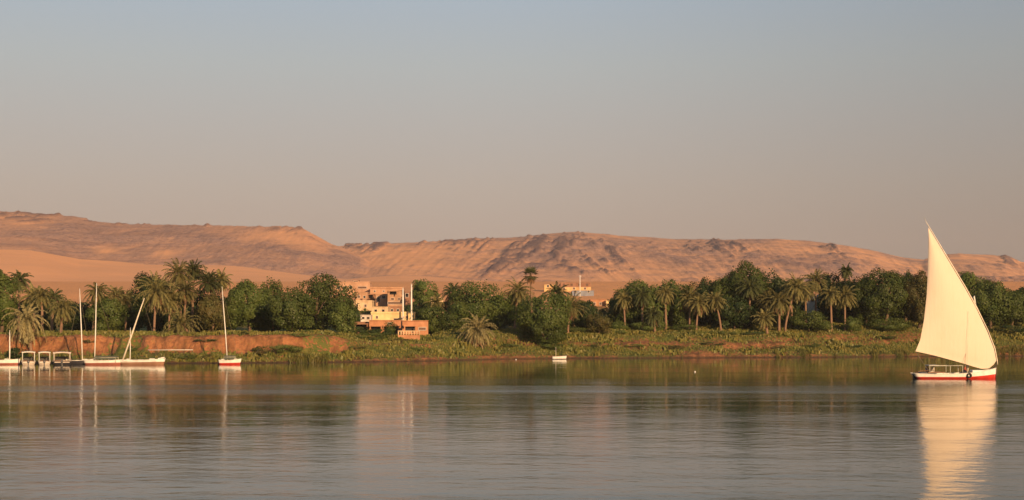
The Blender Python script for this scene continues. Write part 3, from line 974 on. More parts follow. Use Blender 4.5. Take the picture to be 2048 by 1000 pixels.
palm('light crowned palm left of the leaning pair', 1558, 576, 334, 1558, crown=3.0, fronds=40, seed=49, dead=24)
palm('tall palm leaning right from a slanted base, the front one of the leaning pair', 1594, 550, 334, 1570, crown=3.2, fronds=42, seed=50, dead=26)
palm('palm behind the leaning pair with a dark crown', 1578, 560, 342, crown=2.6, fronds=34, seed=51, mat='frond_dark')
palm('palm above the pale hidden house', 1632, 540, 346, crown=2.9, fronds=38, seed=52, dead=16)
palm('palm with drooping crown just left of the pale hidden house', 1610, 562, 340, crown=2.6, fronds=36, seed=53)
palm('left one of the two straight pale trunked palms', 1661, 568, 338, 1663, crown=2.9, fronds=38, seed=54, dead=6)
palm('right one of the two straight pale trunked palms', 1690, 570, 338, 1690, crown=2.9, fronds=38, seed=55, dead=6)
palm('palm whose small crown stands highest above the two straight trunks', 1692, 529, 352, crown=1.9, fronds=30, seed=56, dead=6, mat='frond_dark')
palm('palm with brown skirt low beside the leaning pair', 1528, 618, 332, crown=2.2, fronds=32, seed=57, dead=30)
bush('dark bush under the shadowed trees on the right bank slope', 1506, 662, 36, 331, 'leaf_dark', 40)
bush('low dark bush on the lower slope left of the sail', 1777, 670, 36, 334, 'leaf_dark', 41)
bush('leafy bush at the foot of the two straight palm trunks', 1704, 632, 34, 338, 'leaf', 42)
bush('green bush below the first right grove palms', 1300, 640, 60, 334, 'leaf', 43)
bush('green bush at the foot of the skirted palms', 1370, 648, 50, 334, 'leaf', 44)
bush('bush between the leaning palm base and the low green tree', 1640, 640, 50, 338, 'leaf', 45)
bush('bush under the big round tree left of the sail', 1780, 634, 76, 340, 'leaf', 46)
bush('bush at the lip of the bank, left of the first right grove palm', 1236, 640, 40, 334, 'leaf', 47)
bush('dark bush on the slope right of the sailing boat bow', 2020, 648, 70, 340, 'leaf_dark', 48)

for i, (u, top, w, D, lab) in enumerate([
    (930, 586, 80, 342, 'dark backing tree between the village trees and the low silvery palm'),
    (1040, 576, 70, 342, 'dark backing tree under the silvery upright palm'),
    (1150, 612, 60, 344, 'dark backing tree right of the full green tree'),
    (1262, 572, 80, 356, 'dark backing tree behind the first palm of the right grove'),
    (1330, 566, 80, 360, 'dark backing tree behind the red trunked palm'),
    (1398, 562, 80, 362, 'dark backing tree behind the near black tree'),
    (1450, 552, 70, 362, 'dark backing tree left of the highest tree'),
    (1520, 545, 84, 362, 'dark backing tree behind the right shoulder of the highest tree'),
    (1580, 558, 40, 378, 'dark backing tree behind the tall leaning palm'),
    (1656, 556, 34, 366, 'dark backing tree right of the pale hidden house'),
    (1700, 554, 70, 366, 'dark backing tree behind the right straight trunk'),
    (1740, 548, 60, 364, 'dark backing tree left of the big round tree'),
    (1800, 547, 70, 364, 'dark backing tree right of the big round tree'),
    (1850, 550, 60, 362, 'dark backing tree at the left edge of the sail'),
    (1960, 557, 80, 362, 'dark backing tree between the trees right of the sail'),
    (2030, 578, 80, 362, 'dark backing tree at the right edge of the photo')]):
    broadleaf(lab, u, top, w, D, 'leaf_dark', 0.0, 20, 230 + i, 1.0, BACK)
broadleaf('slim dark tree at the left corner of the whitewashed cube', 708, 610, 24, 328, 'leaf_dark', seed=320)
broadleaf('small green tree in front of the terracotta arcade', 782, 640, 24, 309, 'leaf', seed=321)
broadleaf('small round tree between the low reddish house and the cream houses', 776, 622, 16, 350, 'leaf_dark', seed=322)
bush('dry shrub on the face of the red bank left of the second upright mast', 178, 684, 22, 273, 'leaf_brown', 90)
bush('dry shrub on the face of the red bank behind the slanted spar', 262, 690, 26, 272, 'leaf', 91)
bush('shrub on the face of the red bank right of the lone leaning mast', 520, 692, 30, 272, 'leaf_brown', 92)
bush('shrub at the top of the red bank below the paler green tree', 600, 664, 34, 278, 'leaf', 93)
bush('shrub at the water edge left of the lone moored boat', 420, 708, 34, 268, 'leaf_brown', 94)
bush('shrub at the water edge between the raised bow and the lone moored boat', 366, 706, 40, 268, 'leaf', 95)
bush('dark bush in front of the shaded stable', 716, 652, 44, 312, 'leaf_dark', 60)
bush('dark bush under the arcade of the terracotta building', 764, 656, 46, 306, 'leaf_dark', 61)
bush('bush before the left arch of the arcade', 744, 658, 30, 310, 'leaf', 62)
bush('small green garden bush on the cream house terrace', 730, 615, 18, 368, 'leaf', 63, base=8.6)
bush('tiny garden bush beside the cream house', 712, 617, 14, 368, 'leaf', 64, base=8.6)
bush('leafy bush between the two white poles', 815, 606, 20, 345, 'leaf_dark', 65)
bush('bush behind the right white pole', 838, 600, 30, 350, 'leaf', 66)

# ------------------------------------------------------------------ grass and reeds nobody could count
def grass():
    r = np.random.default_rng(99)
    n = 120000
    x = r.uniform(-105, 135, n)
    t = r.uniform(0.4, 34, n) ** 1.0
    y = np.interp(x, SH_X, SH_Y) + t
    z = height(x, y)
    _, tt, wl = bank(x, y)
    cv = fbm(x * 0.10, y * 0.16, 51, 5) * 1.3 + 0.55
    pl = ((tt > 0.7) & (tt < 5.6)) * 0.9 + (tt > 9.5) * 0.8
    u_ = 1024 + FPX * x / y
    pl = pl * np.where((u_ < 320) & (tt < 7), 0.15, 1)
    pr = sstep(0.5, 1.5, tt) * cover_right(x, y, tt) ** 1.5
    keep = (r.random(n) < np.where(wl > 0.5, pl, pr)) & (z > 0.15)
    x, y, z, tt = x[keep], y[keep], z[keep], tt[keep]
    n = len(x)
    h = r.uniform(0.12, 0.38, n) * (1 + 1.0 * (fbm(x * .3, y * .3, 77, 3) > 0.22))
    a = r.uniform(0, 6.283, n)
    w = h * 0.3
    dx, dy = np.cos(a) * w, np.sin(a) * w
    lx, ly = r.normal(0, .25, n) * h, r.normal(0, .25, n) * h
    V = np.stack([np.stack([x - dx, y - dy, z - .08], -1), np.stack([x + dx, y + dy, z - .08], -1), np.stack([x + dx * .6 + lx, y + dy * .6 + ly, z + h], -1), np.stack([x - dx * .9 + lx * .7, y - dy * .9 + ly * .7, z + h * .8], -1)], 1).reshape(-1, 3)
    o = mesh_np('grass', V, [np.arange(4 * n).reshape(n, 4)], M['grass'])
    tag(o, 'olive and straw coloured grass and reeds over the bank terraces', None, None, 'stuff')


grass()


def reeds():
    r = np.random.default_rng(55)
    n = 16000
    x = r.uniform(-62, 125, n)
    t = r.uniform(-0.5, 3.4, n)
    y = np.interp(x, SH_X, SH_Y) + t
    z = height(x, y)
    c = fbm(x * 0.11, 0 * x, 151, 3) + 0.4 * fbm(x * 0.5, 0 * x, 152, 2)
    keep = (c > 0.30) & (z > -0.35)
    x, y, z = x[keep], y[keep], z[keep]
    n = len(x)
    h = r.uniform(0.4, 1.0, n)
    a = r.uniform(0, 6.283, n)
    dx, dy = np.cos(a) * 0.05, np.sin(a) * 0.05
    lx, ly = r.normal(0, .22, n) * h, r.normal(0, .22, n) * h
    V = np.stack([np.stack([x - dx, y - dy, z - .1], -1), np.stack([x + dx, y + dy, z - .1], -1), np.stack([x + dx + lx * .4, y + dy + ly * .4, z + h * .6], -1), np.stack([x + lx, y + ly, z + h], -1)], 1).reshape(-1, 3)
    tag(mesh_np('reeds', V, [np.arange(4 * n).reshape(n, 4)], M['grass']), 'straw and green reeds standing in patches along the water edge', None, None, 'stuff')


reeds()
for i, (u, top, w, t_, mt, lab) in enumerate([
    (1020, 692, 30, 8, 'leaf', 'low bush on the green slope right of the low silvery palm'),
    (1180, 690, 40, 9, 'leaf_dark', 'low dark bush on the terrace right of the rowing boat'),
    (1268, 688, 46, 9, 'leaf', 'low bush on the terrace below the first right grove palm'),
    (1352, 690, 36, 8, 'leaf_brown', 'dry bush on the terrace below the skirted palms'),
    (1426, 687, 44, 9, 'leaf_dark', 'low dark bush on the terrace below the curved trunk'),
    (1560, 690, 34, 8, 'leaf_brown', 'dry bush on the slope below the leaning pair of palms'),
    (1622, 686, 44, 10, 'leaf', 'low bush on the slope below the low green tree'),
    (1700, 688, 40, 9, 'leaf_dark', 'low dark bush on the slope below the straight trunks'),
    (1240, 660, 36, 20, 'leaf', 'small bush at the top of the bank between the dip and the right grove'),
    (1450, 660, 40, 19, 'leaf', 'small bush at the top of the bank below the highest tree'),
    (840, 696, 36, 7, 'leaf', 'low bush on the slope between the village and the river'),
    (712, 690, 40, 8, 'leaf_brown', 'dry bush on the slope at the end of the red bank')]):
    x_ = (u - 1024) / FPX * 300
    bush(lab, u, top, w, float(np.interp(x_, SH_X, SH_Y)) + t_, mt, 80 + i, 'bushes scattered on the bank slope')


# ------------------------------------------------------------------ village
def window(parent, x, z, w, h, y, pane='hole', frame='whitewash', name='window', bars=True):
    f = MB()
    t = 0.09
    for dx, sx in ((-w / 2 - t / 2, t), (w / 2 + t / 2, t)):
        f.box((x + dx, y - 0.03, z), (sx, 0.12, h + 2 * t))
    f.box((x, y - 0.03, z + h / 2 + t / 2), (w, 0.12, t))
    f.box((x, y - 0.05, z - h / 2 - t / 2), (w, 0.18, t))
    o = f.build(name, M[frame], parent)
    p = MB().box((x, y + 0.0, z), (w, 0.05, h))
    if bars and w < 2.5: p.box((x, y - 0.03, z), (0.05, 0.05, h))
    p.build('pane', M[pane], o)
    return o


def house(label, u0, u1, top, base, D, wall, depth=6.0, wins=(), doors=(), roof='terracotta', parapet=0.35, name='village_house', rz=0.0, group='flat roofed village houses', openings=(), cat='house'):
    """flat roofed house seen between columns u0..u1, rows top..base, its front at distance D"""
    k = D / FPX
    w, h = (u1 - u0) * k, (base - top) * k
    c = P((u0 + u1) / 2, base, D)
    root = thing(name, label, cat, (c.x, D + depth / 2, c.z), rz, group)
    down = 3.0
    yf = -depth / 2
    mb = MB()
    mb.box((0, 0, (h - down) / 2), (w, depth, h + down), bevel=0.06)
    mb.build('wall', M[wall], root)
    rf = MB()
    rf.box((0, 0, h + 0.03), (w - 0.3, depth - 0.3, 0.06))
    rf.build('roof', M[roof], root)
    if parapet:
        pb = MB()
        for s in (-1, 1):
            pb.box((0, s * (depth / 2 - 0.11), h + 0.06 + parapet / 2), (w + 0.12, 0.24, parapet))
            pb.box((s * (w / 2 - 0.05), 0, h + 0.06 + parapet / 2), (0.22, depth - 0.46, parapet))
        pb.build('parapet', M[wall], root)
    uc = (u0 + u1) / 2
    for (a, b, p0, p1, *rest) in wins:
        window(root, ((a + b) / 2 - uc) * k, (base - (p0 + p1) / 2) * k, (b - a) * k, (p1 - p0) * k, yf, *(rest or ()))
    for (a, b, p0, p1) in doors:
        d = MB()
        x, z, dw, dh = ((a + b) / 2 - uc) * k, (base - (p0 + p1) / 2) * k, (b - a) * k, (p1 - p0) * k
        d.box((x, yf - 0.03, z), (dw, 0.1, dh))
        for q in (-0.22, 0.22): d.box((x + q * dw, yf - 0.09, z), (dw * 0.32, 0.04, dh * 0.8))
        o = d.build('door', M['brown_shutter'], root)
        MB().box((x + dw * 0.4, yf - 0.12, z), (0.06, 0.08, 0.16)).build('handle', M['dark_wood'], o)
    for (a, b, p0, p1) in openings:     # shaded openings under a lintel: a porch, and a dark panel painting the shade behind it
        x, z, ow, oh = ((a + b) / 2 - uc) * k, (base - (p0 + p1) / 2) * k, (b - a) * k, (p1 - p0) * k
        p = MB()
        p.box((x, yf - 0.9, z + oh / 2 + 0.12), (ow + 0.5, 1.8, 0.22))
        n = max(2, int(ow / 2.2) + 1)
        for i in range(n):
            p.box((x - ow / 2 + ow * i / (n - 1), yf - 1.62, z - 0.05), (0.22, 0.22, oh + 0.1))
        po = p.build('porch', M[wall], root)
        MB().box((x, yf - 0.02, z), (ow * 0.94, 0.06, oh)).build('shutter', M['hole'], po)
    return root


house('long pink house highest on the slope with a row of small dark windows', 664, 740, 566, 583, 440, 'pink', 7, wins=[(674, 680, 572, 578), (687, 693, 573, 578), (699, 704, 572, 578), (716, 733, 573, 577, 'brown_shutter')])
house('small dark shed standing on the roof of the highest pink house', 705, 718, 560, 567, 443, 'brown', 3, parapet=0, name='roof_shed', cat='shed', wins=[(707, 716, 562, 566)])
house('low tan house with a red roof right of the highest pink house', 740, 806, 577, 593, 432, 'tan', 7, wins=[(748, 751, 581, 584), (766, 769, 581, 584, 'brown_shutter'), (786, 789, 581, 584)])
house('small tan house with one doorway, left of the dark fronted mud shed', 712, 735, 586, 609, 402, 'tan', 6, wins=[(716, 720, 591, 596, 'brown_shutter'), (727, 731, 592, 596)], doors=[(721, 725, 597, 607)], roof='brown', parapet=0.2)
house('dark fronted mud shed between two small tan houses', 734, 750, 589, 606, 406, 'brown', 5, openings=[(735, 748, 590, 597)], name='mud_shed', cat='shed', roof='brown', parapet=0.1)
house('square tan house with two dark windows, right of the mud shed', 751, 774, 590, 612, 396, 'tan', 6, wins=[(754, 760, 594, 604), (764, 771, 592, 597)], roof='terracotta', parapet=0.25)
house('tan house with a dark roof terrace, left of the white poles', 775, 806, 582, 612, 390, 'tan', 7, openings=[(779, 795, 583, 589)], wins=[(782, 788, 596, 600, 'brown_shutter'), (796, 800, 596, 600, 'brown_shutter'), (776, 803, 604, 608, 'brown_shutter')], roof='brown', parapet=0.15)
house('low reddish house between the roof terrace house and the yellow building', 777, 805, 614, 630, 366, 'brown', 6, wins=[(782, 786, 618, 623), (794, 798, 618, 623)], roof='brown', parapet=0.1)
house('brown house behind the two white poles', 806, 834, 586, 610, 402, 'brown', 7, wins=[(811, 817, 587, 594), (824, 830, 587, 594)])
house('low brown house right of the white poles, under the lone round tree', 836, 884, 583, 606, 412, 'brown', 7, wins=[(842, 848, 588, 593), (862, 868, 588, 593)])
house('small white hut among the trees right of the poles', 832, 844, 604, 616, 408, 'whitewash', 4, wins=[(836, 840, 606, 610)], name='white_hut', cat='hut')
house('small cream house low between palm and tree at the village edge', 862, 886, 597, 606, 372, 'cream', 4, wins=[(868, 872, 599, 603)])
house('cream house at the left of the village, above the yellow wall', 707, 744, 604, 621, 374, 'cream', 6, wins=[(712, 716, 609, 614, 'brown_shutter'), (729, 733, 609, 614, 'brown_shutter')], parapet=0.35)
house('square cream house stepping out above the yellow building', 743, 776, 616, 633, 360, 'cream', 6, wins=[(749, 754, 619, 624), (764, 769, 619, 624)], parapet=0.25)
house('long bright yellow building in front of the village', 742, 826, 628, 646, 338, 'yellow', 7, wins=[(788, 797, 637, 642), (752, 756, 632, 637, 'brown_shutter'), (812, 816, 632, 637, 'brown_shutter')], roof='cream', parapet=0.45)
house('whitewashed cube left of the yellow building', 721, 742, 632, 648, 334, 'whitewash', 5, wins=[(724, 729, 634, 638), (734, 739, 634, 638)], parapet=0.2)
house('terracotta building over a dark arcade below the yellow building', 738, 802, 642, 668, 318, 'orange', 6, openings=[(712 + 30, 764, 653, 665), (768, 798, 653, 666)], wins=[(776, 782, 645, 649, 'brown_shutter')], roof='terracotta', parapet=0.15)
house('low shaded stable left of the terracotta building', 708, 738, 645, 668, 320, 'brown', 5, openings=[(712, 736, 649, 663)], name='stable', cat='stable', roof='brown', parapet=0.1)
house('orange riverside building with a dark veranda and side wall in shade', 801, 853, 643, 676, 306, 'orange', 6, openings=[(805, 827, 653, 661)], wins=[(834, 848, 655, 660, 'brown_shutter')], roof='terracotta', parapet=0.15, rz=0.12)

# pale balustrade before the orange building
t = thing('terrace_balustrade', 'pale balustrade of upright posts before the orange riverside building', 'balustrade', tuple(P(818, 673, 301)))
k = 301 / FPX
MB().box((0, 0, -0.7), (44 * k, 1.2, 2.0)).build('base', M['orange'], t)
MB().box((0, -0.3, 11 * k), (44 * k, 0.25, 0.16)).build('rail', M['cream'], t)
for i in range(9):
    x = (-21 + 42 * i / 8) * k
    MB().tube([(x, -0.3, 0.28), (x, -0.3, 0.45), (x, -0.3, 0.65), (x, -0.3, 11 * k - 0.07)], [0.13, 0.10, 0.15, 0.10], 7).build('baluster', M['cream'], t)

for u, top, base, D, lab in ((806, 577, 636, 336.5, 'shorter tall white pole above the yellow building'), (823, 569, 645, 335.8, 'taller white pole at the right end of the yellow building')):
    b = P(u, base, D)
    hh = (base - top) * D / FPX
    t = thing('white_pole', lab, 'pole', (b.x, D, b.z), 0, 'white poles in the village')
    MB().tube([(0, 0, -2.5), (0, 0, hh * .5), (0, 0, hh)], [0.20, 0.17, 0.12], 10).build('shaft', M['white'], t)
    MB().box((0, 0, 0.2), (0.7, 0.7, 0.4), bevel=0.05).build('base', M['whitewash'], t)
    MB().tube([(0, 0, hh - 0.004), (0, 0, hh + 0.12), (0, 0, hh + 0.2)], [0.16, 0.16, 0.05], 10).build('cap', M['whitewash'], t)

house('far pale yellow house at the hill foot under a brown red storey', 1120, 1182, 574, 588, 462, 'ochre', 8, wins=[(1126, 1130, 575, 579, 'brown_shutter'), (1146, 1150, 575, 579, 'brown_shutter'), (1168, 1172, 575, 579, 'brown_shutter')], roof='terracotta', parapet=0)
t = thing('upper_storey', 'brown red storey set back on top of the far yellow house', 'storey', tuple(P(1151, 574, 466) + Vector((0, 2, 0))))
MB().box((0, 0, 0.7), (60 * 466 / FPX, 4, 1.35), bevel=0.05).build('wall', M['brown'], t)
for i in range(4): MB().box((-3.6 + 2.4 * i, -2.03, 0.7), (0.7, 0.06, 0.7)).build('window', M['brown_shutter'], t)
house('low blue grey walled house before the far yellow house', 1144, 1188, 582, 594, 440, 'greyblue', 5, wins=[(1150, 1153, 581, 585), (1176, 1179, 581, 585)], roof='greyblue', parapet=0.1)
house('pale yellow hut on the sand left of the far yellow house', 1088, 1110, 570, 582, 470, 'ochre', 5, wins=[(1094, 1098, 570, 574)], roof='cream', parapet=0.1, name='yellow_hut', cat='hut')
house('orange house behind the dip in the trees', 1180, 1212, 600, 625, 402, 'orange', 7, wins=[(1187, 1191, 605, 610, 'brown_shutter'), (1199, 1203, 605, 610, 'brown_shutter')], roof='terracotta', parapet=0.1)
house('yellow lit house joined to the right of the orange house in the dip', 1212, 1232, 602, 625, 400, 'yellow', 6, wins=[(1219, 1223, 607, 611, 'brown_shutter')], roof='cream', parapet=0.1)
b = P(1160, 586, 437)
t = thing('slim_white_pole', 'slim white pole in front of the far yellow house', 'pole', tuple(b))
MB().tube([(0, 0, -1.5), (0, 0, 5.2)], [0.13, 0.09], 8).build('shaft', M['white'], t)
MB().tube([(-0.5, 0, 4.9), (0.5, 0, 4.9)], [0.05, 0.05], 6).build('crossarm', M['white'], t)
house('pale house with a broken upper wall glimpsed between the palms', 1604, 1638, 592, 632, 372, 'whitewash', 6, wins=[(1608, 1613, 603, 609), (1622, 1628, 598, 603), (1630, 1634, 604, 609, 'brown_shutter')], roof='pink', parapet=0.3)

# pale railing on the bank
a0 = P(296, 700, 268.6)
t = thing('white_railing', 'long low white railing on the earth bank under the leaning palm', 'railing', (a0.x, 268.6, a0.z))
MB().tube([(0, 0, 0), (8.0, 0.3, 0.02)], 0.06, 7).build('rail', M['white'], t)
for i in range(6):
    x = 0.1 + 7.8 * i / 5
    p = hz1(a0.x + x, 268.6 + 0.04 * i)
    MB().tube([(x, 0.04 * i, p - a0.z - 0.3), (x, 0.04 * i, -0.05)], 0.04, 6).build('post', M['dark_wood'], t)


# ------------------------------------------------------------------ boats
def hull_mesh(name, L, B, sheer, rake, mats, split, parent, n=28, stern_w=0.62, fine=0.9):
    """lofted hull, bow to +x. sheer(s): height of the rail; split(s): height where bottom paint ends; s runs 0 stern .. 1 bow"""
    rows, VV = [], []
    hs = 7
    for i in range(n + 1):
        s = i / n
        bw = B / 2 * (stern_w + (1 - stern_w) * math.sin(min(1, s / 0.5) * math.pi / 2)) if s < 0.5 else B / 2 * (1 - ((s - 0.5) / 0.5) ** 2.4) ** fine
        bw = max(bw, 0.03)
        zt, zs = sheer(s), split(s)
        zk = -0.35 + 0.25 * max(0, (s - 0.8) / 0.2) ** 2 + 0.25 * max(0, (0.15 - s) / 0.15)
        x0 = -L / 2 + L * s
        ring = []
        prof = [(0.0, zk), (0.55, zk * 0.75), (0.82, zk * 0.1), (0.90, zs * 0.5), (0.94, zs), (0.975, (zs + zt) / 2), (1.0, zt)]
        for (fx, z) in prof:
            rk = rake(s) * (z / max(zt, 0.1))
            ring.append((x0 + rk, fx * bw, z))
        VV.append(ring)
    V, idx = [], {}
    for i, ring in enumerate(VV):
        for sd in (1, -1):
            for j, p in enumerate(ring):
                if j == 0 and sd == -1:
                    idx[i, sd, j] = idx[i, 1, 0]
                    continue
                idx[i, sd, j] = len(V)
                V.append((p[0], p[1] * sd, p[2]))
    F, mi = [], []
    for i in range(n):
        for sd in (1, -1):
            for j in range(hs - 1):
                q = [idx[i, sd, j], idx[i + 1, sd, j], idx[i + 1, sd, j + 1], idx[i, sd, j + 1]]
                F.append(q if sd == 1 else q[::-1])
                mi.append(0 if j < 4 else 1)
    for e in (0, n):       # transom and stem
        for j in range(hs - 1):
            F.append([idx[e, 1, j], idx[e, 1, j + 1], idx[e, -1, j + 1], idx[e, -1, j]])
            mi.append(0 if j < 4 else 1)
    o = mesh_np(name, np.array(V), [np.array(F)], [M[m] for m in mats], parent, True, mi)
    dk, rail = [], [[], []]
    for i in range(n + 1):
        r_ = VV[i][-1]
        dk.append((r_[0], r_[1]))
    # deck a little below the rail
    V2 = [(x, y * 0.95 * sd, sheer(i / n) - 0.10) for i, (x, y) in enumerate(dk) for sd in (1, -1)]
    F2 = [[2 * i, 2 * i + 1, 2 * i + 3, 2 * i + 2] for i in range(n)]
    mesh_np('deck', np.array(V2), [np.array(F2)], M['wood'], parent)
    for sd in (1, -1):
        MB().tube([(x, y * sd, sheer(i / n) + 0.01) for i, (x, y) in enumerate(dk)], 0.045, 6).build('gunwale', M[mats[2]], parent)
    return dk


def skin_mesh(name, verts, edges, radii, mat, parent, root=0, sub=1):
    bm = bmesh.new()
    lay = bm.verts.layers.skin.verify()
    vs = []
    for i, (p, r_) in enumerate(zip(verts, radii)):
        v = bm.verts.new(p)
        v[lay].radius = r_ if isinstance(r_, tuple) else (r_, r_)
        v[lay].use_root = i == root
        vs.append(v)
    for a, b in edges: bm.edges.new((vs[a], vs[b]))
    me = bpy.data.meshes.new(name)
    bm.to_mesh(me)
    bm.free()
    me.materials.append(mat)
    o = link(name, me, parent)
    m = o.modifiers.new('skin', 'SKIN')
    m.use_smooth_shade = True
    s = o.modifiers.new('smooth', 'SUBSURF')
    s.levels = s.render_levels = sub
    return o


M['skin'] = plain('brown_skin', (0.20, 0.105, 0.065), (0.17, 0.09, 0.055), 6, 0.55)
M['hair'] = plain('black_hair', (0.012, 0.010, 0.009), None, 6, 0.6)


def seated_person(label, loc, rz, shirt, trousers, headcloth=None, lean=0.05, reach=(0.28, 0.25, 0.62)):
    """sits on a seat 0.42 m high with its base at loc, facing +x"""
    root = thing('person', label, 'person', loc, rz, 'people aboard the sailing boat')
    V, E, Rr = [], [], []

    def add(p, r_, to=None):
        V.append(p); Rr.append(r_)
        if to is not None: E.append((to, len(V) - 1))
        return len(V) - 1
    pel = add((0, 0, 0.50), (0.13, 0.11))
    wai = add((lean * .4, 0, 0.68), (0.12, 0.09), pel)
    che = add((lean, 0, 0.90), (0.15, 0.10), wai)
    nk = add((lean * 1.2, 0, 1.06), 0.058, che)
    hd0 = add((lean * 1.3 + 0.015, 0, 1.14), (0.07, 0.075), nk)
    hd1 = add((lean * 1.3 + 0.02, 0, 1.22), (0.078, 0.092), hd0)
    hd2 = add((lean * 1.3 + 0.005, 0, 1.29), (0.06, 0.07), hd1)
    add((lean * 1.3 + 0.115, 0, 1.185), 0.014, hd1)                          # nose
    arms, legs = [], []
    for s in (1, -1):
        add((lean * 1.3 + 0.0, s * 0.088, 1.20), 0.016, hd1)                 # ears
        sh = add((lean, s * 0.19, 0.97), 0.06, che)
        tgt = Vector(reach) if s == 1 else Vector((0.34, 0.13, 0.58))
        hand = Vector((tgt.x, tgt.y * (1 if s == 1 else -1), tgt.z))
        el = (Vector((lean, s * 0.19, 0.97)) + hand) / 2 + Vector((-0.06, s * 0.07, -0.09))
        e_ = add(tuple(el), 0.043, sh)
        w_ = add(tuple(hand), 0.030, e_)
        dv = (hand - el).normalized()
        pl = add(tuple(hand + dv * 0.06), (0.036, 0.02), w_)
        for q in range(4):
            b_ = hand + dv * 0.09 + Vector((0, (q - 1.5) * 0.019, 0))
            k1 = add(tuple(b_), 0.009, pl)
            k2 = add(tuple(b_ + dv * (0.03 + 0.004 * (1.5 - abs(q - 1.5))) + Vector((0, 0, -0.012))), 0.0085, k1)
            add(tuple(b_ + dv * 0.045 + Vector((0, 0, -0.035))), 0.007, k2)
        t1 = add(tuple(hand + dv * 0.04 + Vector((0, -s * 0.04, -0.01))), 0.010, w_)
        add(tuple(hand + dv * 0.075 + Vector((0, -s * 0.05, -0.03))), 0.008, t1)
        hip = add((0.06, s * 0.10, 0.47), 0.085, pel)
        kn = add((0.44, s * 0.13, 0.47), 0.062, hip)
        an = add((0.46, s * 0.13, 0.08), 0.038, kn)
        add((0.62, s * 0.145, 0.035), (0.035, 0.03), an)
        arms.append((tuple(el), tuple(hand), s)); legs.append(s)
    skin_mesh('body', V, E, Rr, M['skin'], root)
    # shirt with sleeves
    V2 = [(0, 0, 0.46), (lean * .4, 0, 0.68), (lean, 0, 0.90), (lean * 1.1, 0, 1.02)]
    R2 = [(0.165, 0.14), (0.15, 0.12), (0.18, 0.13), (0.085, 0.08)]
    E2 = [(0, 1), (1, 2), (2, 3)]
    for el, ha, s in arms:
        b0 = len(V2)
        V2 += [(lean, s * 0.20, 0.965), el, tuple(Vector(el).lerp(Vector(ha), 0.75))]
        R2 += [0.085, 0.064, 0.052]
        E2 += [(2, b0), (b0, b0 + 1), (b0 + 1, b0 + 2)]
    skin_mesh('shirt', V2, E2, R2, shirt, root)
    V3, R3, E3 = [(0, 0, 0.49)], [(0.15, 0.13)], []
    for s in legs:
        b0 = len(V3)
        V3 += [(0.07, s * 0.10, 0.47), (0.44, s * 0.13, 0.47), (0.46, s * 0.13, 0.14)]
        R3 += [0.105, 0.082, 0.062]
        E3 += [(0, b0), (b0, b0 + 1), (b0 + 1, b0 + 2)]
    skin_mesh('trousers', V3, E3, R3, trousers, root)
    hx = lean * 1.3
    if headcloth:
        skin_mesh('headcloth', [(hx - 0.0, 0, 1.25), (hx - 0.01, 0, 1.32)], [(0, 1)], [(0.098, 0.108), (0.075, 0.085)], headcloth, root)
    else:
        skin_mesh('hair', [(hx - 0.03, 0, 1.22), (hx - 0.01, 0, 1.30)], [(0, 1)], [(0.075, 0.082), (0.066, 0.078)], M['hair'], root)
    return root


# ---- the sailing felucca
BX, BY = 1912, 191.0
S = FPX / BY                                    # pixels to the metre at the boat
bc = P(BX, 757, BY)
boat = thing('felucca', 'white and red felucca under full sail on the open river', 'sailboat', (bc.x, BY, 0.0), 0)


def B_(u, py, off=0.0):
    d = BY + off
    return Vector(((u - 1024) / FPX * d - bc.x, off, CAMH + (HZ - py) / FPX * d))


LH = 10.05


def sheer_main(s):
    return float(np.interp(s, [0, 0.06, 0.2, 0.5, 0.7, 0.86, 1], [0.66, 0.60, 0.56, 0.62, 0.76, 1.0, 1.32]))


dk = hull_mesh('hull', LH, 2.9, sheer_main, lambda s: -0.55 * (1 - min(1, s / 0.25)) ** 2 + 0.10 * max(0, (s - 0.8) / 0.2), ('red', 'white', 'white'), lambda s: 0.20 + 0.34 * max(0, (s - 0.5) / 0.5) ** 1.6 + 0.02, boat)
MB().tube([(LH / 2 + 0.03, 0, -0.3), (LH / 2 + 0.1, 0, 0.7), (LH / 2 + 0.12, 0, 1.45)], [0.07, 0.07, 0.05], 8).build('stem_post', M['dark_wood'], boat)
rd = MB()
rd.box((-LH / 2 - 0.25, 0, 0.12), (0.5, 0.08, 0.9), bevel=0.02)
rd = rd.build('rudder', M['navy'], boat)
MB().tube([(-LH / 2 - 0.2, 0, 0.62), (-LH / 2 + 0.5, 0.05, 0.95), (-LH / 2 + 1.5, 0.1, 1.02)], [0.05, 0.045, 0.035], 8).build('tiller', M['wood'], rd)
MB().box((-4.25, 0, 0.66), (1.0, 2.0, 0.26), bevel=0.04).build('stern_locker', M['navy'], boat)
MB().box((-2.8, 0.75, 0.78), (2.0, 0.5, 0.12), bevel=0.02).box((-2.8, -0.95, 0.78), (2.2, 0.4, 0.12), bevel=0.02).build('side_bench', M['wood'], boat)
MB().box((2.6, 0, 0.9), (1.4, 1.3, 0.34), bevel=0.05).build('fore_hatch', M['white'], boat)
# mast, yard, sail
mast_base, mast_top = Vector((1.45, 0.25, 0.0)), B_(1949, 601, 0.30)
MB().tube([mast_base, mast_base.lerp(mast_top, .5), mast_top], [0.13, 0.11, 0.06], 10).build('mast', M['cream_spar'], boat)
LEECH = [(1857, 455), (1856.5, 500), (1855.5, 545), (1853.5, 590), (1848, 640), (1840.5, 680), (1831, 702.5)]
LUFF = [(1857, 455), (1878, 490), (1902, 530), (1928, 573), (1953, 618), (1974, 662), (1988, 698), (1992.5, 721)]


def curve(pts, t):
    a = np.array(pts, dtype=float)
    d = np.concatenate([[0], np.cumsum(np.linalg.norm(np.diff(a, axis=0), axis=1))])
    d /= d[-1]
    # smooth a little through the points
    return np.array([np.interp(t, d, a[:, 0]), np.interp(t, d, a[:, 1])])


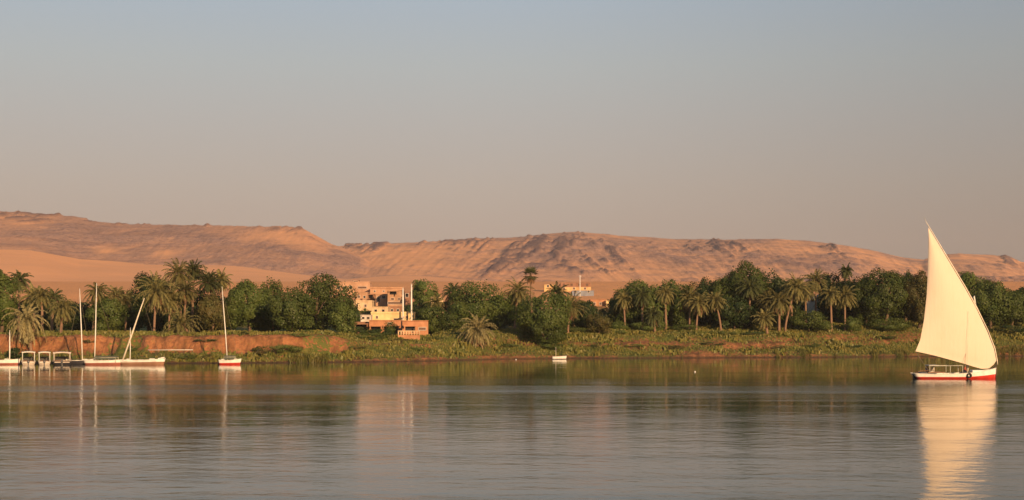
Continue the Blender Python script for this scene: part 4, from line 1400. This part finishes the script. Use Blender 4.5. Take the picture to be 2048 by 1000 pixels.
nu, nv = 36, 48
SV = []
for j in range(nv + 1):
    v = j / nv
    l, r_ = curve(LEECH, v), curve(LUFF, v)
    for i in range(nu + 1):
        q = i / nu
        sag = float(np.interp(q, [0, .12, .25, .45, .6, .72, .82, .91, .97, 1], [0, 2.0, 4.5, 9.5, 13.5, 17.5, 20, 17.5, 8.5, 0])) * v ** 2.5
        px, py = l + (r_ - l) * q
        belly = math.sin(math.pi * q) ** 0.8 * math.sin(math.pi * min(1, v * 1.02)) ** 0.7 * 0.9
        off = -((1 - q) * (0.35 + 0.9 * v) + belly * 0.8 + 0.30)
        SV.append(B_(px, py + sag, off))
ii = np.arange((nu + 1) * (nv + 1)).reshape(nv + 1, nu + 1)
SF = np.stack([ii[:-1, :-1], ii[:-1, 1:], ii[1:, 1:], ii[1:, :-1]], -1).reshape(-1, 4)
mesh_np('sail', np.array([tuple(p) for p in SV]), [SF], M['sail'], boat, True)
yp = [B_(1848, 434, -0.2), B_(1853, 445, -0.2)] + [B_(u + 1.6, p - 0.8, -0.2) for i, (u, p) in enumerate(LUFF)] + [B_(1995, 729, -0.12)]
yr = [0.02, 0.03, 0.045, 0.06, 0.075, 0.085, 0.09, 0.09, 0.085, 0.08, 0.07]
yard = MB().tube(yp, yr, 8).build('yard', M['cream_spar'], boat)
# furled lashings where mast and yard meet
MB().torus(B_(1947, 606, 0.05), (0.3, 0, 0.85), 0.26, 0.05).torus(B_(1949.5, 612, 0.05), (0.3, 0, 0.85), 0.26, 0.045).build('lashing', M['rope'], yard)
MB().tube([B_(1944, 600, .3), B_(1948, 592, .3), B_(1951, 612, .3), B_(1947, 622, .3)], [0.05, 0.12, 0.11, 0.04], 7).build('block', M['white'], yard)
rp = MB()
rp.tube([B_(1831, 702.5, -1.55), B_(1846, 726, -1.2), B_(1862, 747, -0.8)], 0.018, 5)
rp.tube([mast_top, B_(1990, 742, 0.1)], 0.018, 5)
rp.tube([mast_top, Vector((0.2, 1.4, 0.65))], 0.018, 5)
rp.tube([mast_top, Vector((0.4, -1.4, 0.65))], 0.015, 5)
rp.build('rigging', M['rope'], boat)
MB().tube([B_(1937, 622, -1.05), B_(1935.5, 680, -1.32), B_(1934, 728, -1.0)], 0.016, 5).build('brail_line', M['cream_spar'], boat)  # thin line added on the sail to stand for the mast's shadow
# foot rope edging of the sail and dark under edge of the bow
MB().tube([B_(1995, 729, 0.12), B_(1990, 733, 0.08), B_(1984, 739, 0.0)], [0.06, 0.09, 0.05], 7).build('tack_lashing', M['dark_wood'], boat)
# canopy frame at the stern
cf = MB()
for x in (-3.6, -1.0, 0.55):
    for y in (-0.95, 0.95):
        cf.tube([(x, y, 0.5), (x, y, 1.60)], 0.03, 6)
for y in (-0.95, 0.95): cf.tube([(-3.7, y, 1.60), (0.6, y, 1.66)], 0.03, 6)
for x in (-3.6, -1.0, 0.55): cf.tube([(x, -0.95, 1.61), (x, 0.95, 1.61)], 0.03, 6)
cf = cf.build('canopy_frame', M['awning'], boat)
MB().box((-3.05, 0, 1.68), (1.3, 1.95, 0.07), bevel=0.02).build('rolled_awning', M['awning'], cf)
f = MB().torus((1.25, -1.50, 0.42), (0, 1, 0.05), 0.24, 0.10).build('tyre_fender', M['rubber'], boat)
MB().tube([(1.25, -1.46, 0.62), (1.25, -1.42, 0.82)], 0.02, 5).build('fender_rope', M['rope'], f)

cloth_w = plain('pale_robe_cloth', (0.55, 0.48, 0.38), None, 5, 0.9)
cloth_d = plain('dark_blue_cloth', (0.03, 0.035, 0.055), None, 5, 0.9)
cloth_r = plain('brick_red_cloth', (0.42, 0.09, 0.055), None, 5, 0.9)
cloth_t = plain('tan_cloth', (0.34, 0.25, 0.16), None, 5, 0.9)
seated_person('person in a pale robe and white headcloth steering at the stern of the sailing boat', (bc.x - 2.85, BY - 0.1, 0.42), math.pi, cloth_w, cloth_w, M['white'], reach=(0.40, 0.12, 0.60))
seated_person('person in a red shirt sitting by the mast of the sailing boat', (bc.x + 1.05, BY - 0.62, 0.50), math.pi * 0.86, cloth_r, cloth_d)
seated_person('person in dark clothes sitting amidships on the sailing boat', (bc.x - 3.55, BY + 0.7, 0.36), 0.4, cloth_d, cloth_t)


# ---- boats moored at the left bank
def moored(label, u0, u1, D, bow, mid, stern, paints, masts=(), B=2.2, split=0.22, rz=0.0, group='feluccas moored at the left bank', extras=None, name='moored_felucca'):
    k = D / FPX
    L = (u1 - u0) * k
    c = P((u0 + u1) / 2, 0, D)
    root = thing(name, label, 'sailboat', (c.x, D, 0), rz, group)
    sh = lambda s: float(np.interp(s, [0, 0.25, 0.55, 0.8, 1], [stern, mid, mid, mid * 0.6 + bow * 0.4, bow]))
    hull_mesh('hull', L, B, sh, lambda s: 0.25 * max(0, (s - 0.75) / 0.25) - 0.2 * max(0, (0.2 - s) / 0.2), paints, lambda s: split * (1 + 0.3 * s), root, n=20)
    rd_ = MB().box((-L / 2 - 0.15, 0, 0.1), (0.3, 0.06, 0.7), bevel=0.015).build('rudder', M['dark_wood'], root)
    for (mu, mtop, bu, bpy, r0, nm) in masts:
        base = Vector(((bu - (u0 + u1) / 2) * k, 0.0, max(mid - 0.5, 0.05)))
        top = Vector(((mu - (u0 + u1) / 2) * k, 0.25, CAMH + (HZ - mtop) * k))
        m_ = MB().tube([base, base.lerp(top, .4) + Vector((0.03, 0, 0)), base.lerp(top, .75), top], [r0, r0 * .95, r0 * .75, r0 * .4], 9).build(nm, M['cream_spar'] if nm != 'mast' else M['white'], root)
        MB().torus(base.lerp(top, 0.82), (top - base), r0 * 0.9, 0.03).build('lashing', M['rope'], m_)
        MB().tube([base.lerp(top, 0.95), Vector((L * 0.42, 0, sh(0.9)))], 0.012, 4).tube([base.lerp(top, 0.95), Vector((-L * 0.42, 0, sh(0.1)))], 0.012, 4).build('stay', M['rope'], m_)
    MB().box((-L * 0.2, 0, mid + 0.0), (L * 0.14, B * 0.8, 0.08), bevel=0.02).box((L * 0.05, 0, mid + 0.0), (L * 0.06, B * 0.85, 0.08), bevel=0.02).build('thwart', M['wood'], root)
    bowp = Vector((L / 2 - 0.1, 0, sh(1)))
    MB().tube([bowp, bowp + Vector((1.2, 2.6, -0.45)), bowp + Vector((2.2, 7.5, 1.6))], 0.022, 4).build('mooring_line', M['rope'], root)
    MB().box((L * 0.22, 0.1, mid + 0.12), (0.9, 0.7, 0.34), bevel=0.06).build('deck_locker', M['awning'], root)
    MB().box((-L * 0.33, -0.15, mid + 0.1), (0.6, 0.8, 0.3), bevel=0.06).build('stern_locker', M['awning'], root)
    if extras: extras(root, L, k, (u0 + u1) / 2)
    return root


def low_canopy(x0, x1, z0, z1, mat, B=1.7):
    def fn(root, L, k, uc):
        cb = MB()
        n_ = 4
        for i in range(n_):
            x = x0 + (x1 - x0) * i / (n_ - 1)
            for y in (-B / 2, B / 2): cb.tube([(x, y, 0.3), (x, y, z1)], 0.03, 5)
        for y in (-B / 2, B / 2): cb.tube([(x0, y, z1), (x1, y, z1)], 0.03, 5)
        f_ = cb.build('canopy_frame', M['awning'], root)
        sl = MB()
        for i in range(8):
            a0, a1 = -1 + 2 * i / 8, -1 + 2 * (i + 1) / 8
            ym, zm = (a0 + a1) / 2 * (B / 2 + 0.1), z1 + 0.05 + 0.18 * (1 - ((a0 + a1) / 2) ** 2)
            sl.box(((x0 + x1) / 2, ym, zm), (x1 - x0 + 0.2, B / 8 + 0.04, 0.05))
        sl.build('canopy', M[mat], f_)
        MB().box(((x0 + x1) / 2, -B / 2 - 0.02, (z0 + z1) / 2), (x1 - x0, 0.03, (z1 - z0) * 0.7)).build('side_curtain', M['shade_cloth'], f_)
    return fn


moored('white felucca with a short mast, cut by the left edge of the photo', -46, 38, 258.5, 0.95, 0.72, 0.8, ('dull_red', 'white', 'white'), [(18.5, 660, 19, 720, 0.11, 'mast')], split=0.22)
moored('dark hulled felucca with the left one of the two tall upright masts', 126, 186, 261.0, 0.9, 0.62, 0.7, ('navy', 'navy', 'white'), [(158.5, 577, 165, 720, 0.10, 'mast')], split=0.3)
moored('white felucca with red bottom and the right one of the two tall upright masts', 172, 242, 257.0, 0.85, 0.72, 0.72, ('dull_red', 'white', 'white'), [(192.5, 566, 189, 720, 0.10, 'mast')], split=0.30, extras=low_canopy(-1.2, 2.3, 0.9, 1.25, 'shade_cloth'))


def raised_bow(root, L, k, uc):
    MB().box((L / 2 - 0.45, 0, 1.12), (1.1, 0.7, 0.2), Matrix.Rotation(-0.22, 3, 'Y'), bevel=0.05).build('bow_platform', M['white'], root)
    MB().box((-0.3, -0.98, 0.74), (L * 0.78, 0.06, 0.2), bevel=0.02).build('rubbing_strake', M['white'], root)


moored('felucca with a lowered slanting spar and a raised white bow', 243, 328, 257.5, 1.05, 0.78, 0.8, ('brown', 'white', 'white'), [(260, 655, 260, 721, 0.08, 'mast'), (288, 596, 243.5, 713, 0.15, 'spar')], split=0.40, extras=raised_bow)
moored('lone small felucca with red bow and leaning mast, moored right of the others', 440, 480, 258.5, 0.98, 0.72, 0.78, ('red', 'white', 'white'), [(443.5, 573, 455, 720, 0.09, 'mast')], B=1.8, split=0.26, extras=low_canopy(-0.9, 0.85, 0.85, 1.3, 'shade_cloth', 1.3))


def launch(label, u, wpx, D, hull, top, light):
    """covered motor launch, moored stern to the river: hull across, canopy on four posts"""
    k = D / FPX
    root = thing('motor_launch', label, 'motorboat', ((u - 1024) * k, D, 0), R(90) + math.atan((1024 - u) / FPX), 'covered motor launches moored in a row')
    Bw = wpx * k
    L = 6.0
    hull_mesh('hull', L, Bw, lambda s: float(np.interp(s, [0, .6, 1], [0.62, 0.66, 1.0])), lambda s: 0.3 * max(0, (s - .7) / .3), (hull, hull, light), lambda s: 0.3, root, n=16, stern_w=0.94)
    zt = CAMH + (HZ - top) * k
    cf_ = MB()
    for x in (-L / 2 + 0.2, -0.3, 1.6):
        for s_ in (-1, 1):
            cf_.tube([(x, s_ * Bw * 0.42, 0.5), (x, s_ * Bw * 0.42, zt - 0.1)], 0.075, 6)
    cf_ = cf_.build('canopy_post', M[light], root)
    cn = MB()
    nn_ = 6
    for i in range(nn_):
        a = (-1 + 2 * (i + 0.5) / nn_)
        cn.box((-0.5, a * Bw * 0.47, zt - 0.06 + 0.12 * (1 - a * a)), (4.6, Bw * 0.95 / nn_ + 0.02, 0.17))
    cn.build('canopy', M[light], root)
    MB().box((-L / 2 - 0.06, 0, 0.45), (0.1, Bw * 0.8, 0.16), bevel=0.02).build('transom_board', M[light], root)
    en = MB().box((-L / 2 - 0.28, 0, 0.62), (0.34, 0.36, 0.42), bevel=0.08).box((-L / 2 - 0.26, 0, 0.15), (0.14, 0.14, 0.7)).build('outboard_motor', M['navy'], root)
    MB().box((0, 0, 0.62), (0.4, Bw * 0.75, 0.1)).box((-1.5, 0, 0.62), (0.4, Bw * 0.75, 0.1)).build('seat', M['wood'], root)
    MB().box((1.75, 0, 1.0), (0.08, Bw * 0.7, 0.7), bevel=0.02).build('windscreen', M['hole'], root)
    return root


launch('leftmost covered launch, white framed with a pale stern', 57, 27, 257.5, 'whitewash', 704, 'awning')
launch('middle covered launch of the three, with a square white canopy frame', 89, 24, 258.0, 'whitewash', 704.5, 'awning')
launch('rightmost covered launch with a long dark hull', 124, 36, 258.8, 'navy', 705, 'whitewash')

# rowing boat by the middle bank
c = P(1118.5, 718, 299)
rb = thing('rowing_boat', 'small white rowing boat with a short pole, alone at the middle of the bank', 'rowing boat', (c.x, 299, 0), 0)
hull_mesh('hull', 2.75, 1.1, lambda s: 0.46 + 0.16 * s * s, lambda s: 0.1 * s, ('dark_wood', 'white', 'white'), lambda s: 0.10, rb, n=14, stern_w=0.8)
MB().tube([(-0.65, 0, 0.1), (-0.68, 0, 2.4)], [0.045, 0.03], 7).build('pole', M['cream_spar'], rb)
MB().box((-0.2, 0, 0.46), (0.22, 0.95, 0.05)).box((0.6, 0, 0.48), (0.2, 0.7, 0.05)).build('thwart', M['wood'], rb)

for u, py, lab in ((1032, 719.5, 'tiny white mooring buoy left of the rowing boat'), (1390, 744, 'tiny white mooring buoy out on the water, right of the rowing boat')):
    D = CAMH * FPX / (py - HZ)
    t = thing('mooring_buoy', lab, 'buoy', ((u - 1024) / FPX * D, D, 0), 0, 'mooring buoys')
    t.scale = (0.42,) * 3
    MB().tube([(0, 0, -0.2), (0, 0, -0.05), (0, 0, 0.15), (0, 0, 0.32), (0, 0, 0.38)], [0.1, 0.24, 0.27, 0.15, 0.05], 10).build('float', M['white'], t)
    MB().torus((0, 0, 0.42), (0, 1, 0), 0.06, 0.015, 10, 6).build('ring', M['dark_wood'], t)


# ------------------------------------------------------------------ dusty air
def haze():
    m, nt, out = new_mat('dusty_air')
    v = N(nt, 'VolumePrincipled')
    v.inputs['Color'].default_value = (0.88, 0.84, 0.82, 1)
    v.inputs['Density'].default_value = 0.00006
    nt.links.new(v.outputs[0], out.inputs['Volume'])
    o = MB().box((0, 1620, 98), (5200, 3700, 212)).build('haze', m)
    tag(o, 'thin dusty air over the river and the hills', None, None, 'stuff')


haze()
